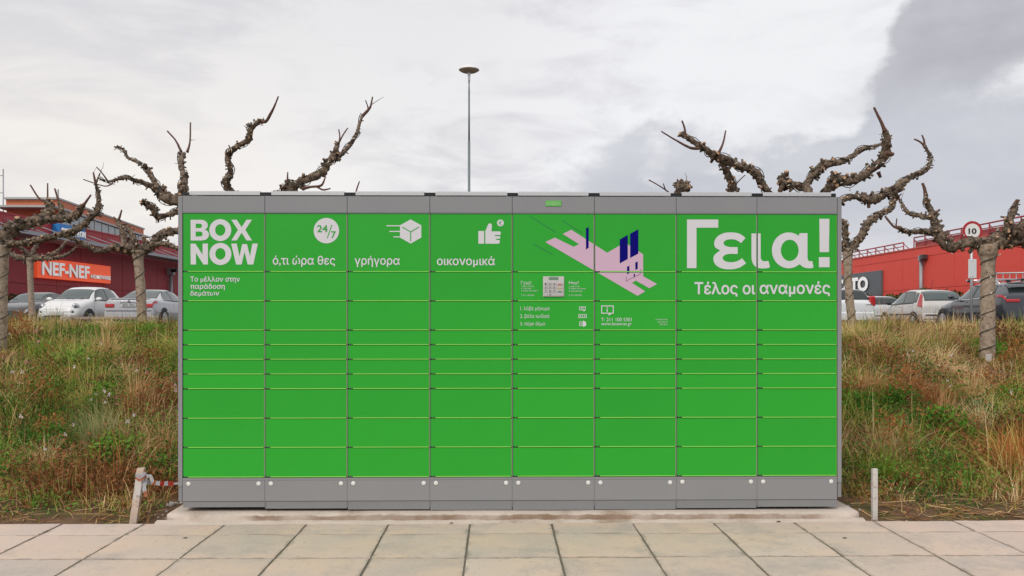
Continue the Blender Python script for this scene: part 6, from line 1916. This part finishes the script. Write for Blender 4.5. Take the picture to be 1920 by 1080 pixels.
def TP(px, py, dy=0.0): return P(px, py, YT + dy) - o0
xs_ = [284, 292, 300, 308, 315, 326, 337]; ys_ = [904.5, 905.5, 906, 906.5, 906, 907, 905]
cm = [M_to, M_tw, M_tr, M_tw, M_tr, M_tw]
for i in range(6):
    ribbon('tape_band', [TP(xs_[i], ys_[i], .05 + i * .02), TP((xs_[i] + xs_[i + 1]) / 2, (ys_[i] + ys_[i + 1]) / 2 + .4, .06 + i * .02), TP(xs_[i + 1], ys_[i + 1], .07 + i * .02)], (.0145 if i < 5 else .008), cm[i])
for k, (y0, m, w) in enumerate(((889, M_tw, .009), (893, M_tr, .010), (892, M_tw, .006), (896, M_to, .006))):
    s = .012 + .002 * k
    ribbon('knot_turn', [TP(254, y0, .0 - s), TP(262, y0 + 2 + k, -.03 - s), TP(272, y0 - 1, -.02 - s), TP(277, y0 + 3, .01)], w, m)
ribbon('loop', [TP(274, 893, -.03), TP(282, 893, -.04), TP(285, 902, -.02), TP(280, 906, 0), TP(275, 900, -.02)], .010, M_tw)
ribbon('tail', [TP(273, 895, -.03), TP(271, 908, -.035), TP(271, 918, -.03), TP(272.5, 924, -.03)], .012, M_tw)
ribbon('faded_tail', [TP(272, 921, -.034), TP(273.5, 928, -.034), TP(275, 931.5, -.034)], .010, M_to)

M_stone = mat('pale_stone', (.42, .39, .35), .9, var=(.30, .27, .24), scale=9, bump=.7, bump_scale=40, dist=.006)
k = 0
for px, py, r in ((320, 950, .030), (331, 947, .018), (340, 945, .013), (313, 962, .012), (305, 968, .010), (297, 972, .009), (1590, 951, .012), (1612, 958, .010), (310, 974, .007), (291, 968, .007), (1582, 948, .010)):
    p = at_px(px, py)
    bm = bmesh.new(); bmesh.ops.create_icosphere(bm, subdivisions=2, radius=r)
    for v in bm.verts: v.co *= 1 + .3 * mnoise.noise(v.co * (1.2 / r) + Vector((px, 0, 0)))
    for v in bm.verts: v.co.z *= .75
    o = obj('stone', bm, M_stone, None, (p.x, p.y, p.z + r * .3), smooth=False)
    lab = 'largest pale stone lying beside the left end of the concrete base' if k == 0 else ('small pale stone beside the left end of the concrete base' if px < 900 else 'small pale stone beside the right end of the concrete base')
    tag(o, lab, 'stone', 'pale stones at the left of the base' if px < 900 else 'pale stones at the right of the base'); k += 1
# a few dead leaves on the paving
M_dl = mat('dead_leaf', (.16, .12, .09), .8)
for px, py, dl in ((1584, 1010, 'dark dead leaf on the paving near the right stake'), (1460, 979, 'small pale leaf on the paving under the right end of the locker'), (347, 1010, 'small dead leaf on the paving near the left stake'), (846, 982, 'small dead leaf on the paving under the middle of the locker')):
    Y = FPX * CAM_H / (py - HORIZON); x = (px - 960) / FPX * Y
    bm = bmesh.new()
    vs = [bm.verts.new(c) for c in ((-.022, 0, .002), (-.006, -.008, .006), (.020, -.002, .003), (.004, .009, .009))]
    bm.faces.new(vs); bmesh.ops.solidify(bm, geom=bm.faces[:], thickness=.001)
    o = obj('dead_leaf', bm, M_dl, None, (x, Y, .001)); o.scale = (.8, .8, .8)
    tag(o, dl, 'leaf', 'dead leaves on the paving')
